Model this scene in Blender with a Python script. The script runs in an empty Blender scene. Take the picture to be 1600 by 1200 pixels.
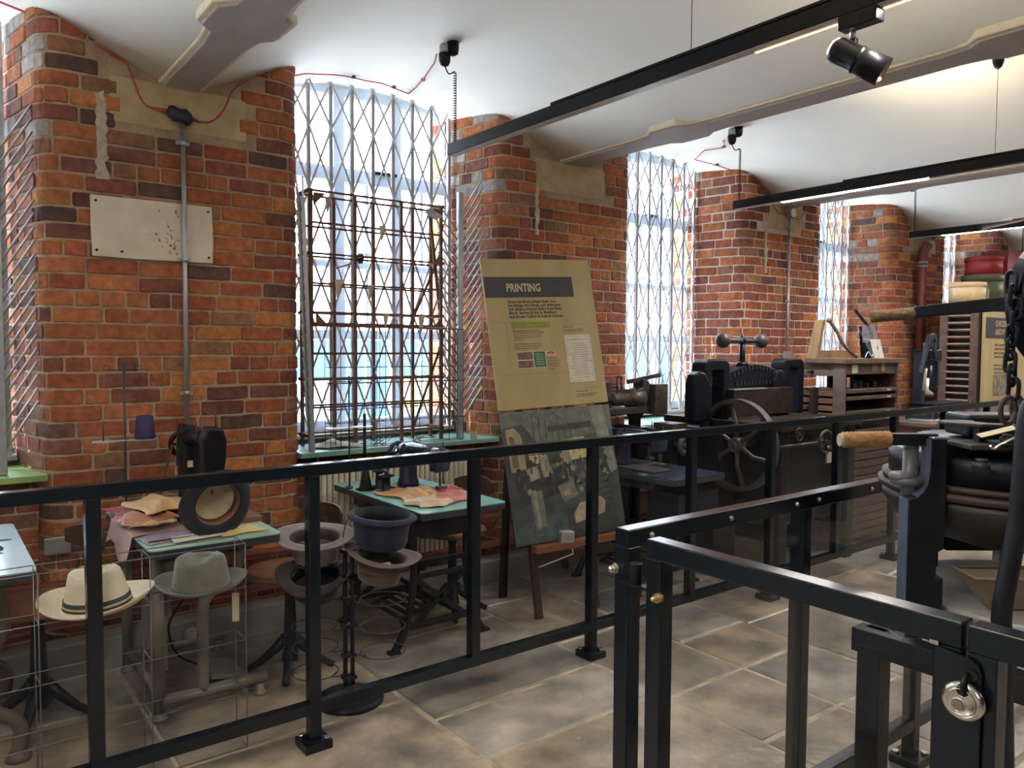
import bpy, bmesh, math, random
from mathutils import Vector, Matrix
R = random.Random(7)
S = bpy.context.scene
COL = S.collection
PI = math.pi
# ---------------------------------------------------------------- camera, world, sun, exposure
F_PX, YAW, PITCH, ROLL = 1213.0, math.radians(37.4), math.radians(2.785), math.radians(0.3)
fw = Vector((math.sin(YAW)*math.cos(PITCH), math.cos(YAW)*math.cos(PITCH), -math.sin(PITCH)))
rt = fw.cross(Vector((0, 0, 1))).normalized(); up = rt.cross(fw)
rt, up = rt*math.cos(ROLL)+up*math.sin(ROLL), up*math.cos(ROLL)-rt*math.sin(ROLL)
cd = bpy.data.cameras.new('camera'); cd.sensor_width = 36; cd.lens = 36*F_PX/1600; cd.clip_start = 0.05; cd.clip_end = 200
cam = bpy.data.objects.new('camera', cd); COL.objects.link(cam)
cam.matrix_world = Matrix(((rt.x, up.x, -fw.x, 0), (rt.y, up.y, -fw.y, 0), (rt.z, up.z, -fw.z, 1.55), (0, 0, 0, 1)))
S.camera = cam
S.view_settings.view_transform = 'Standard'; S.view_settings.look = 'None'
S.view_settings.gamma = 1.0; S.view_settings.use_curve_mapping = False
S.view_settings.exposure = 0.62
S.cycles.max_bounces = 8; S.cycles.diffuse_bounces = 5; S.cycles.transparent_max_bounces = 24
S.cycles.caustics_reflective = False; S.cycles.caustics_refractive = False
S.cycles.sample_clamp_indirect = 6.0; S.cycles.use_denoising = True
wd = bpy.data.worlds.new('sky'); S.world = wd; wd.use_nodes = True
nt = wd.node_tree; bg = nt.nodes['Background']
tc = nt.nodes.new('ShaderNodeTexCoord'); sx = nt.nodes.new('ShaderNodeSeparateXYZ'); rp = nt.nodes.new('ShaderNodeValToRGB')
nt.links.new(tc.outputs['Generated'], sx.inputs[0]); nt.links.new(sx.outputs['Z'], rp.inputs[0]); nt.links.new(rp.outputs[0], bg.inputs['Color'])
rp.color_ramp.elements[0].color = (0.88, 0.94, 1.0, 1); rp.color_ramp.elements[1].color = (0.62, 0.78, 1.0, 1)
bg.inputs['Strength'].default_value = 11.0
def lamp(kind, name, loc, energy, color=(1, 1, 1), direction=None, **kw):
    l = bpy.data.lights.new(name, kind); l.energy = energy; l.color = color
    for k, v in kw.items(): setattr(l, k, v)
    o = bpy.data.objects.new(name, l); COL.objects.link(o); o.location = loc
    if direction is not None: o.rotation_euler = Vector(direction).to_track_quat('-Z', 'Y').to_euler()
    return o
lamp('SUN', 'sun', (-5, 12, 10), 16.0, (1.0, 0.93, 0.82), (1.0, -0.40, -1.25), angle=0.01)
# daylight entering through each window of the brick wall (sky portals)
for k in range(-1, 5):
    p = lamp('AREA', 'daylight_portal', (2.41+2.64*k, 4.88, 2.1), 1, (1, 1, 1), (0, -1, 0), shape='RECTANGLE', size=1.5, size_y=2.4)
    p.data.cycles.is_portal = True
# ---------------------------------------------------------------- materials
MATS = {}
def mat(name, col, rough=0.6, metal=0.0, var=0.12, scale=20.0, bump=0.0, bscale=60.0, spec=0.5, attr=False, coat=0.0, blotch=None, specks=None, col2=None, stretch=None, emit=None, estr=0.0, detail=4.0, sheen=0.0):
    if name in MATS: return MATS[name]
    m = bpy.data.materials.new(name); m.use_nodes = True; n = m.node_tree.nodes; L = m.node_tree.links
    b = n['Principled BSDF']; b.inputs['Roughness'].default_value = rough; b.inputs['Metallic'].default_value = metal
    b.inputs['Specular IOR Level'].default_value = spec; b.inputs['Coat Weight'].default_value = coat
    if sheen: b.inputs['Sheen Weight'].default_value = sheen
    t = n.new('ShaderNodeTexCoord'); mp = n.new('ShaderNodeMapping'); L.new(t.outputs['Object'], mp.inputs[0])
    if stretch: mp.inputs['Scale'].default_value = stretch
    nz = n.new('ShaderNodeTexNoise'); nz.inputs['Scale'].default_value = scale; nz.inputs['Detail'].default_value = detail
    L.new(mp.outputs[0], nz.inputs['Vector'])
    r = n.new('ShaderNodeValToRGB'); L.new(nz.outputs['Fac'], r.inputs[0])
    r.color_ramp.elements[0].position = 0.3; r.color_ramp.elements[1].position = 0.7
    if col2 is None:
        lo = [max(0, c*(1-var)) for c in col]; hi = [min(1, c*(1+var)) for c in col]
    else: lo, hi = col, col2
    r.color_ramp.elements[0].color = (*lo, 1); r.color_ramp.elements[1].color = (*hi, 1)
    out = r.outputs[0]
    if blotch:
        n3 = n.new('ShaderNodeTexNoise'); n3.inputs['Scale'].default_value = blotch[0]; n3.inputs['Detail'].default_value = 6; n3.inputs['Roughness'].default_value = .65
        L.new(t.outputs['Object'], n3.inputs['Vector']); r3 = n.new('ShaderNodeValToRGB'); L.new(n3.outputs['Fac'], r3.inputs[0])
        r3.color_ramp.elements[0].position = .33; r3.color_ramp.elements[1].position = .66
        r3.color_ramp.elements[0].color = (*blotch[1], 1); r3.color_ramp.elements[1].color = (*blotch[2], 1)
        m3 = n.new('ShaderNodeMix'); m3.data_type = 'RGBA'; m3.blend_type = 'MULTIPLY'; m3.inputs[0].default_value = 1
        L.new(out, m3.inputs[6]); L.new(r3.outputs[0], m3.inputs[7]); out = m3.outputs[2]
    if attr:
        a = n.new('ShaderNodeAttribute'); a.attribute_name = 'tint'
        mx = n.new('ShaderNodeMix'); mx.data_type = 'RGBA'; mx.blend_type = 'MULTIPLY'; mx.inputs[0].default_value = 1
        L.new(out, mx.inputs[6]); L.new(a.outputs['Color'], mx.inputs[7]); out = mx.outputs[2]
    if specks:
        n4 = n.new('ShaderNodeTexNoise'); n4.inputs['Scale'].default_value = specks[0]; n4.inputs['Detail'].default_value = 7; n4.inputs['Roughness'].default_value = .7
        L.new(t.outputs['Object'], n4.inputs['Vector']); r4 = n.new('ShaderNodeValToRGB'); L.new(n4.outputs['Fac'], r4.inputs[0])
        r4.color_ramp.elements[0].position = specks[1]; r4.color_ramp.elements[1].position = specks[1]+.03
        r4.color_ramp.elements[0].color = (0, 0, 0, 1); r4.color_ramp.elements[1].color = (1, 1, 1, 1)
        m4 = n.new('ShaderNodeMix'); m4.data_type = 'RGBA'; L.new(r4.outputs[0], m4.inputs[0]); L.new(out, m4.inputs[6]); m4.inputs[7].default_value = (*specks[2], 1); out = m4.outputs[2]
    L.new(out, b.inputs['Base Color'])
    if bump:
        n2 = n.new('ShaderNodeTexNoise'); n2.inputs['Scale'].default_value = bscale; n2.inputs['Detail'].default_value = 5; L.new(mp.outputs[0], n2.inputs['Vector'])
        bp = n.new('ShaderNodeBump'); bp.inputs['Strength'].default_value = bump; bp.inputs['Distance'].default_value = 0.01
        L.new(n2.outputs['Fac'], bp.inputs['Height']); L.new(bp.outputs[0], b.inputs['Normal'])
    if emit: b.inputs['Emission Color'].default_value = (*emit, 1); b.inputs['Emission Strength'].default_value = estr
    MATS[name] = m; return m
def glass(name, tint=(1, 1, 1), gloss=1.0, haze=0.0, hazecol=(.8, .85, .9)):
    m = bpy.data.materials.new(name); m.use_nodes = True; n = m.node_tree.nodes; L = m.node_tree.links
    n.remove(n['Principled BSDF']); o = n['Material Output']
    tr = n.new('ShaderNodeBsdfTransparent'); tr.inputs[0].default_value = (*tint, 1)
    gl = n.new('ShaderNodeBsdfGlossy'); gl.inputs['Roughness'].default_value = 0.02; gl.inputs[0].default_value = (gloss, gloss, gloss, 1)
    lw = n.new('ShaderNodeLayerWeight'); lw.inputs[0].default_value = 0.5
    pw = n.new('ShaderNodeMath'); pw.operation = 'POWER'; pw.inputs[1].default_value = 5; L.new(lw.outputs['Facing'], pw.inputs[0])
    fr = n.new('ShaderNodeMath'); fr.operation = 'MULTIPLY_ADD'; fr.inputs[1].default_value = .8; fr.inputs[2].default_value = .012; L.new(pw.outputs[0], fr.inputs[0])
    mx = n.new('ShaderNodeMixShader'); L.new(fr.outputs[0], mx.inputs[0]); L.new(tr.outputs[0], mx.inputs[1]); L.new(gl.outputs[0], mx.inputs[2])
    last = mx
    if haze:
        df = n.new('ShaderNodeBsdfDiffuse'); df.inputs[0].default_value = (*hazecol, 1)
        m2 = n.new('ShaderNodeMixShader'); m2.inputs[0].default_value = haze; L.new(mx.outputs[0], m2.inputs[1]); L.new(df.outputs[0], m2.inputs[2]); last = m2
    L.new(last.outputs[0], o.inputs[0]); MATS[name] = m; return m
M_brick = mat('fired_brick', (0.68, 0.66, 0.66), 0.9, col2=(1.2, 1.18, 1.16), scale=26, bump=0.9, bscale=38, attr=True, spec=0.15, detail=8, blotch=(7, (.72, .74, .78), (1.12, 1.08, 1.04)), specks=(48, .69, (.40, .31, .24)))
M_mortar = mat('lime_mortar', (0.30, 0.215, 0.145), 0.95, col2=(0.48, 0.37, 0.265), scale=9, bump=0.9, bscale=70, spec=0.1)
M_pointing = mat('pale_repointing', (0.5, 0.38, 0.32), 0.95, col2=(0.66, 0.54, 0.47), scale=9, bump=0.6, bscale=70, spec=0.1)
M_ceil = mat('ceiling_paint', (0.86, 0.83, 0.75), 0.8, var=0.02, scale=3, bump=0.12, bscale=14, spec=0.2)
M_cream = mat('cream_plaster_edge', (0.78, 0.71, 0.56), 0.8, var=0.08, scale=30, bump=0.3, bscale=60)
M_beam = mat('beam_paint', (0.42, 0.385, 0.38), 0.6, var=0.08, scale=6, bump=0.25, bscale=40)
M_patch = mat('painted_plaster', (0.66, 0.56, 0.43), 0.75, col2=(0.78, 0.70, 0.57), scale=7, bump=0.3, bscale=30)
M_pad = mat('sandstone', (0.40, 0.31, 0.19), 0.9, col2=(0.52, 0.42, 0.27), scale=12, bump=0.4, bscale=50)
M_flag = mat('york_stone', (0.55, 0.56, 0.58), 0.30, col2=(1.3, 1.27, 1.22), scale=4, bump=0.7, bscale=11, attr=True, spec=0.5, detail=10, blotch=(2.2, (.42, .46, .52), (1.3, 1.27, 1.2)), specks=(22, .70, (.46, .41, .33)))
M_joint = mat('floor_joint', (0.30, 0.25, 0.18), 0.9, col2=(0.55, 0.47, 0.36), scale=9, bump=0.8)
M_frame = mat('window_paint', (0.60, 0.70, 0.80), 0.5, var=0.05)
M_grille = mat('grille_paint', (0.56, 0.56, 0.58), 0.4, var=0.05)
M_sill = mat('green_sill_paint', (0.20, 0.36, 0.29), 0.4, var=0.15, scale=8)
M_sillg = mat('olive_green_sill_paint', (0.22, 0.33, 0.10), 0.4, var=0.15, scale=8)
M_black = mat('railing_paint', (0.004, 0.008, 0.013), 0.2, var=0.2, spec=0.45)
M_blackm = mat('black_satin', (0.006, 0.006, 0.008), 0.38, spec=.25, var=0.2)
M_iron = mat('dark_iron', (0.010, 0.012, 0.017), 0.4, metal=0.0, spec=.22, var=0.3, scale=12, bump=0.25, bscale=50)
M_ironb = mat('worn_iron', (0.055, 0.052, 0.052), 0.5, metal=0.3, var=0.35, scale=10, bump=0.3, bscale=40)
M_rust = mat('rusty_iron', (0.10, 0.045, 0.03), 0.7, metal=0.2, col2=(0.20, 0.09, 0.05), scale=18, bump=0.4)
M_galv = mat('galvanised_steel', (0.42, 0.43, 0.44), 0.4, metal=0.7, var=0.12, scale=14)
M_steel = mat('bright_steel', (0.7, 0.68, 0.64), 0.22, metal=1.0, var=0.08)
M_brass = mat('brass_nut', (0.62, 0.5, 0.25), 0.3, metal=1.0, var=0.08)
M_red = mat('red_cable', (0.42, 0.045, 0.04), 0.5, var=0.1)
M_pipe = mat('oxide_red_pipe', (0.16, 0.035, 0.03), 0.5, var=0.25, scale=12)
M_grey = mat('grey_board_paint', (0.25, 0.25, 0.24), 0.6, var=0.1, scale=8)
M_rad = mat('radiator_enamel', (0.62, 0.57, 0.44), 0.45, var=0.06)
M_wood = mat('dark_wood', (0.035, 0.018, 0.012), 0.45, col2=(0.08, 0.04, 0.025), scale=10, stretch=(1, 1, 8), bump=0.1)
M_seat = mat('seat_wood', (0.17, 0.075, 0.035), 0.3, col2=(0.30, 0.14, 0.065), scale=7, stretch=(3, 1, 1), bump=0.08)
M_pale = mat('pale_wood', (0.24, 0.155, 0.075), 0.6, col2=(0.34, 0.23, 0.12), scale=6, stretch=(1, 6, 1))
M_oldw = mat('old_cabinet_wood', (0.045, 0.025, 0.018), 0.55, col2=(0.12, 0.07, 0.05), scale=9, stretch=(1, 1, 5), bump=0.25, bscale=30)
M_slat = mat('cabinet_slat_wood', (0.12, 0.07, 0.045), 0.6, col2=(0.24, 0.15, 0.10), scale=9, stretch=(1, 1, 5), bump=0.15)
M_dark = mat('dark_void', (0.01, 0.009, 0.008), 0.9)
M_pane = glass('window_glass', (0.96, 0.98, 1.0), 0.6)
M_acry = glass('acrylic', (0.995, 0.997, 1.0), 0.8)
# ---------------------------------------------------------------- mesh builder
class MB:
    def __init__(s): s.v = []; s.f = []; s.mi = []; s.m = 0; s.sm = []
    def add(s, vs, fs, smooth=False):
        o = len(s.v); s.v += [tuple(v) for v in vs]
        s.f += [tuple(i+o for i in f) for f in fs]; s.mi += [s.m]*len(fs); s.sm += [smooth]*len(fs); return s
    def box(s, c, d, rz=0.0, M=None):
        x, y, z = [a/2 for a in d]
        vs = [Vector((i*x, j*y, k*z)) for i in (-1, 1) for j in (-1, 1) for k in (-1, 1)]
        Q = (M or Matrix.Rotation(rz, 3, 'Z'))
        return s.add([Q @ v + Vector(c) for v in vs], [(0, 1, 3, 2), (4, 6, 7, 5), (0, 4, 5, 1), (2, 3, 7, 6), (0, 2, 6, 4), (1, 5, 7, 3)])
    def b2(s, a, b):  # axis aligned box from corner a to corner b
        return s.box([(p+q)/2 for p, q in zip(a, b)], [abs(q-p) for p, q in zip(a, b)])
    def bar(s, p, q, w, h, upv=(0, 0, 1)):
        p, q = Vector(p), Vector(q); d = (q-p); l = d.length; d.normalize(); u = Vector(upv)
        if abs(d.dot(u)) > 0.98: u = Vector((1, 0, 0))
        sd = d.cross(u).normalized(); u = sd.cross(d)
        return s.box((p+q)/2, (w, l, h), M=Matrix(((sd.x, d.x, u.x), (sd.y, d.y, u.y), (sd.z, d.z, u.z))))
    def tube(s, pts, r, n=8, closed=False, cap=True):
        pts = [Vector(p) for p in pts]; N = len(pts); rr = r if isinstance(r, (list, tuple)) else [r]*N
        vs = []; fs = []; prev = None
        for i, p in enumerate(pts):
            a = pts[(i-1) % N] if (closed or i > 0) else p
            b = pts[(i+1) % N] if (closed or i < N-1) else p
            t = (b-a).normalized()
            if prev is None:
                u = Vector((0, 0, 1)) if abs(t.z) < 0.9 else Vector((1, 0, 0))
                u = (u - t*u.dot(t)).normalized()
            else:
                u = (prev - t*prev.dot(t))
                u = u.normalized() if u.length > 1e-6 else t.orthogonal().normalized()
            prev = u; w = t.cross(u)
            for k in range(n):
                a_ = 2*PI*k/n; vs.append(p + (u*math.cos(a_)+w*math.sin(a_))*rr[i])
        for i in range(N if closed else N-1):
            j = (i+1) % N
            for k in range(n):
                l = (k+1) % n; fs.append((i*n+k, i*n+l, j*n+l, j*n+k))
        s.add(vs, fs, True)
        if cap and not closed:
            o = len(s.v)-len(vs)
            s.f += [tuple(o+k for k in reversed(range(n))), tuple(o+(N-1)*n+k for k in range(n))]; s.mi += [s.m]*2; s.sm += [False]*2
        return s
    def cyl(s, p, q, r, r2=None, n=16): return s.tube([p, q], [r, r if r2 is None else r2], n)
    def lathe(s, c, prof, n=24, ax='Z', M=None, sx=1.0, sy=1.0, warp=None):
        vs = []; fs = []; c = Vector(c)
        for r, z in prof:
            for k in range(n):
                a = 2*PI*k/n; x, y, zz = r*math.cos(a)*sx, r*math.sin(a)*sy, z
                if warp: x, y, zz = warp(x, y, zz, r, a)
                v = Vector((x, y, zz)) if ax == 'Z' else (Vector((zz, x, y)) if ax == 'X' else Vector((y, zz, x)))
                vs.append(c + (M @ v if M else v))
        for i in range(len(prof)-1):
            for k in range(n):
                l = (k+1) % n; fs.append((i*n+k, i*n+l, (i+1)*n+l, (i+1)*n+k))
        s.add(vs, fs, True)
        o = len(s.v)-len(vs); e = []
        if prof[0][0] > 1e-5: e.append(tuple(o+k for k in reversed(range(n))))
        if prof[-1][0] > 1e-5: e.append(tuple(o+(len(prof)-1)*n+k for k in range(n)))
        s.f += e; s.mi += [s.m]*len(e); s.sm += [False]*len(e)
        return s
    def prism(s, pts, depth, to3):  # pts 2d outline; to3(u, v, w) -> 3d, w 0..depth
        n = len(pts); vs = [to3(u, v, 0) for u, v in pts]+[to3(u, v, depth) for u, v in pts]
        fs = [tuple(reversed(range(n))), tuple(range(n, 2*n))]+[(i, (i+1) % n, n+(i+1) % n, n+i) for i in range(n)]
        return s.add(vs, fs)
    def sph(s, c, r, n=16, m=10, sc=(1, 1, 1)):
        return s.lathe(c, [(r*math.sin(PI*i/m)*1.0, -r*math.cos(PI*i/m)*sc[2]) for i in range(m+1)], n, sx=sc[0], sy=sc[1])
    def torus(s, c, Rr, r, ax='Z', n=24, k=8, a0=0, a1=2*PI, M=None, sx=1, sy=1):
        full = abs(a1-a0-2*PI) < 1e-6; N = n if full else n+1; pts = []
        for i in range(N):
            a = a0+(a1-a0)*i/n; x, y = Rr*math.cos(a)*sx, Rr*math.sin(a)*sy
            v = Vector((x, y, 0)) if ax == 'Z' else (Vector((0, x, y)) if ax == 'X' else Vector((x, 0, y)))
            pts.append(Vector(c)+(M @ v if M else v))
        return s.tube(pts, r, k, closed=full)
    def build(s, name, mats, parent=None, world=True, bevel=0.0, sub=0, kind=None, label=None, tint=None, seg=2, smooth=None):
        me = bpy.data.meshes.new(name)
        vs = s.v
        if parent is not None and world:
            Mi = wmat(parent).inverted(); vs = [Mi @ Vector(v) for v in vs]
        me.from_pydata([tuple(v) for v in vs], [], s.f)
        for m in (mats if isinstance(mats, (list, tuple)) else [mats]): me.materials.append(m)
        me.polygons.foreach_set('material_index', s.mi)
        me.polygons.foreach_set('use_smooth', s.sm if smooth is None else [smooth]*len(s.f))
        if tint is not None:
            a = me.color_attributes.new('tint', 'FLOAT_COLOR', 'POINT')
            cs = tint if isinstance(tint, list) else [tint]*len(vs)
            a.data.foreach_set('color', [q for c in cs for q in (c[0], c[1], c[2], 1)])
        me.validate(); 
        o = bpy.data.objects.new(name, me); COL.objects.link(o)
        if parent is not None: o.parent = parent
        if kind: o['kind'] = kind
        if label: o['label'] = label
        if bevel:
            b = o.modifiers.new('b', 'BEVEL'); b.width = bevel; b.segments = seg; b.limit_method = 'ANGLE'; b.angle_limit = 0.6
        if sub:
            b = o.modifiers.new('s', 'SUBSURF'); b.levels = sub; b.render_levels = sub
        return o
def wmat(o):
    m = o.matrix_basis.copy() if o.parent is None else wmat(o.parent) @ o.matrix_basis
    return m
def tag(o, label, cat, group=None):
    o['label'] = label; o['category'] = cat
    if group: o['group'] = group
    return o
def thing(name, label, cat, loc=(0, 0, 0), rz=0.0, group=None):
    o = bpy.data.objects.new(name, None); COL.objects.link(o); o.empty_display_size = 0.1
    o.matrix_basis = Matrix.Translation(Vector(loc)) @ Matrix.Rotation(rz, 4, 'Z')
    return tag(o, label, cat, group)
def solo(mb, name, m, label, cat, loc=(0, 0, 0), group=None, **kw):   # a thing that is one mesh
    o = mb.build(name, m, None, **kw)
    me = o.data; me.transform(Matrix.Translation(-Vector(loc))); o.location = loc
    return tag(o, label, cat, group)
def struct(mb, name, m, parent=None, **kw):
    o = mb.build(name, m, parent, **kw)
    if parent is None: o['kind'] = 'structure'
    return o
def dup(root, loc, rz=0.0, label=None, group=None):
    def cp(o, par):
        c = o.copy(); COL.objects.link(c)
        if par is not None: c.parent = par
        for ch in o.children: cp(ch, c)
        return c
    c = cp(root, None); c.matrix_basis = Matrix.Translation(Vector(loc)) @ Matrix.Rotation(rz, 4, 'Z')
    if label: c['label'] = label
    if group: c['group'] = group
    return c
def text(body, size, origin, xdir, ydir, m, parent, name='lettering', align='LEFT', extrude=0.0004, offset=0.0, spacing=1.0, line=1.0, xs=1.0):
    c = bpy.data.curves.new(name, 'FONT'); c.body = body; c.size = size; c.extrude = extrude; c.align_x = align; c.offset = offset
    c.space_character = spacing; c.space_line = line; c.resolution_u = 2
    c.materials.append(m); o = bpy.data.objects.new(name, c); COL.objects.link(o)
    x = Vector(xdir).normalized(); y = Vector(ydir).normalized(); z = x.cross(y)
    W = Matrix(((x.x*xs, y.x, z.x, origin[0]), (x.y*xs, y.y, z.y, origin[1]), (x.z*xs, y.z, z.z, origin[2]), (0, 0, 0, 1)))
    bpy.context.view_layer.update()
    me = bpy.data.meshes.new_from_object(o.evaluated_get(bpy.context.evaluated_depsgraph_get())); me.name = name
    bpy.data.objects.remove(o); me.materials.clear(); me.materials.append(m)
    o = bpy.data.objects.new(name, me); COL.objects.link(o)
    me.transform(wmat(parent).inverted() @ W); o.parent = parent
    return o
def lerp(a, b, t): return a+(b-a)*t
def curve_pts(P, n=6):  # Catmull-Rom through points
    P = [Vector(p) for p in P]; out = []
    for i in range(len(P)-1):
        a, b, c, d = P[max(i-1, 0)], P[i], P[i+1], P[min(i+2, len(P)-1)]
        for k in range(n):
            t = k/n
            out.append(0.5*((2*b)+(c-a)*t+(2*a-5*b+4*c-d)*t*t+(3*b-a-3*c+d)*t**3))
    out.append(P[-1]); return out
# ---------------------------------------------------------------- the building
BAY, PX0, WY = 2.64, 1.09, 4.2
XL, XR, YB = -3.0, 15.2, -8.0
CXS = {k: PX0+BAY*k for k in range(-1, 6)}
VP = [(0, 3.24), (.3, 3.222), (.55, 3.168), (.8, 3.06), (1.0, 2.955), (1.2, 2.862), (1.32, 2.862)]
def vault(x):
    d = abs(((x-PX0) % BAY)-BAY/2)
    for (a, za), (b, zb) in zip(VP, VP[1:]):
        if d <= b: return lerp(za, zb, (d-a)/(b-a))
    return 2.862
# floor: a bed of joint filler and York stone flags laid in columns
m = MB().b2((XL, YB, -0.2), (XR, 4.45, -0.005)); floor = struct(m, 'floor', M_joint)
cols = [-3.0, -2.2, -1.45, -0.75, 0.0, 0.72, 1.66, 2.60, 3.14, 3.67, 4.55, 5.25, 5.9, 6.7, 7.3, 8.1, 9.0, 9.7, 10.5, 11.3, 12.2, 13.1, 14.0, 15.2]
fixed = {0.72: [2.05, 2.93, 3.45], 1.66: [1.2, 2.31, 2.70, 3.55], 2.60: [1.76, 2.25, 3.0, 3.7], 3.14: [1.1, 1.76, 2.25, 2.64, 3.5], 3.67: [1.3, 1.9, 2.6, 3.3]}
TONES = [(.38, .32, .25), (.33, .29, .24), (.35, .325, .29), (.29, .265, .24), (.39, .335, .26), (.32, .31, .29), (.27, .24, .205), (.35, .295, .22)]
def flag(x0, x1, y0, y1, n):
    g = 0.0085; m = MB(); j = lambda: R.uniform(-.006, .006)
    h = R.uniform(-.003, .003); pts = [(x0+g+j(), y0+g+j()), (x1-g+j(), y0+g+j()), (x1-g+j(), y1-g+j()), (x0+g+j(), y1-g+j())]
    b = .008
    cx, cy = (x0+x1)/2, (y0+y1)/2
    def ring(d, z): return [(x+(d if x < cx else -d), y+(d if y < cy else -d), z) for x, y in pts]
    m.add(ring(0, -.03)+ring(0, h-.006)+ring(b, h), [(8, 9, 10, 11)]+[(i, (i+1) % 4, 4+(i+1) % 4, 4+i) for i in range(4)]+[(4+i, 4+(i+1) % 4, 8+(i+1) % 4, 8+i) for i in range(4)])
    t = TONES[n % len(TONES)]; f = R.uniform(.88, 1.12)
    return m, tuple(c*f for c in t)
n = 0
far = MB(); fart = []
for a, b in zip(cols, cols[1:]):
    ys = [YB]; fx = fixed.get(a, [])
    while ys[-1] < (fx[0]-.9 if fx else 3.6): ys.append(ys[-1]+R.uniform(.45, .95))
    ys = ys+fx if fx else ys
    if 4.2-ys[-1] < .2: ys.pop()
    ys.append(4.2)
    for c, d in zip(ys, ys[1:]):
        m, t = flag(a, b, c, d, R.randrange(8)); n += 1
        if c > -1.2 and a > -1.0: m.build('flagstone', M_flag, floor, tint=t)
        else:
            o_ = len(far.v); far.v += m.v; far.f += [tuple(i+o_ for i in f) for f in m.f]; far.mi += m.mi; far.sm += m.sm; fart += [t]*len(m.v)
far.build('flagstone', M_flag, floor, tint=fart, kind='stuff')
# brick piers
BT = [(.45, .17, .078), (.37, .125, .064), (.21, .092, .072), (.31, .165, .098), (.15, .092, .078), (.52, .22, .08), (.33, .11, .062), (.41, .15, .07), (.25, .092, .068)]
BW = [5, 6, 3, 3, 1, 2, 5, 5, 4]
def outline(cx):
    P = [(cx-.735, 4.95), (cx-.72, 4.76), (cx-.615, 4.2), (cx+.615, 4.2), (cx+.72, 4.76), (cx+.735, 4.95)]
    out = [Vector(P[0]), Vector(P[1])]
    for i in (2, 3):
        p, a, b = Vector(P[i]), Vector(P[i-1]), Vector(P[i+1]); r = .11
        A = p+(a-p).normalized()*r; B = p+(b-p).normalized()*r
        for k in range(7):
            t = k/6; out.append((1-t)**2*A+2*t*(1-t)*p+t*t*B)
    return out+[Vector(P[4]), Vector(P[5])]
class Path:
    def __init__(s, pts):
        s.p = pts; s.l = [0]
        for a, b in zip(pts, pts[1:]): s.l.append(s.l[-1]+(b-a).length)
    def at(s, t):
        for i in range(len(s.p)-1):
            if t <= s.l[i+1] or i == len(s.p)-2:
                a, b = s.p[i], s.p[i+1]; d = (b-a).normalized(); q = a+d*(t-s.l[i]); return q, Vector((d.y, -d.x))
    def cuts(s, a, b): return [x for x in s.l if a+.012 < x < b-.012]
def brick(path, s0, s1, z0, z1, out, fine=0):
    g = .0035; a, b = s0+g+R.uniform(0, .003), s1-g-R.uniform(0, .003); bz = .004; t = out+R.uniform(-.001, .004)
    cu = path.cuts(a+.02, b-.02)
    if fine and len(cu) < 3: cu = sorted([c_ for c_ in cu]+[a+(b-a)*q+R.uniform(-.008, .008) for q in ((.25, .5, .75) if b-a > .14 else (.5,))])
    ss = [a, a+.006]+[c_ for c_ in cu if a+.012 < c_ < b-.012]+[b-.006, b]; tb = [t-.004]+[t+R.uniform(-.0012, .0012) for _ in ss[2:]]+[t-.004]
    z0 += .0040+R.uniform(0, .003); z1 -= .0040+R.uniform(0, .003)
    tilt = R.uniform(-.0018, .0018)
    vs = []
    for s_, th in zip(ss, tb):
        q, nn = path.at(s_); zt = tilt*(1 if s_ > (a+b)/2 else -1)
        end = th < t-.003; e = (.003+R.uniform(0, .007)) if end else 0
        jt = R.uniform(-.0026, .0026)
        for d, z in ((-.02, z0+e), (th-.004, z0+e), (th, z0+bz+e), (th, z1-bz-e), (th-.004, z1-e), (-.02, z1-e)):
            w = q+nn*d; vs.append((w.x, w.y, z+zt+(jt if d > 0 else 0)))
    fs = []; N = len(ss)
    for i in range(N-1):
        for k in range(5): fs.append((i*6+k, (i+1)*6+k, (i+1)*6+k+1, i*6+k+1))
    fs += [tuple(range(6)), tuple((N-1)*6+k for k in reversed(range(6)))]
    return vs, fs
CH = .0785
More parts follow.
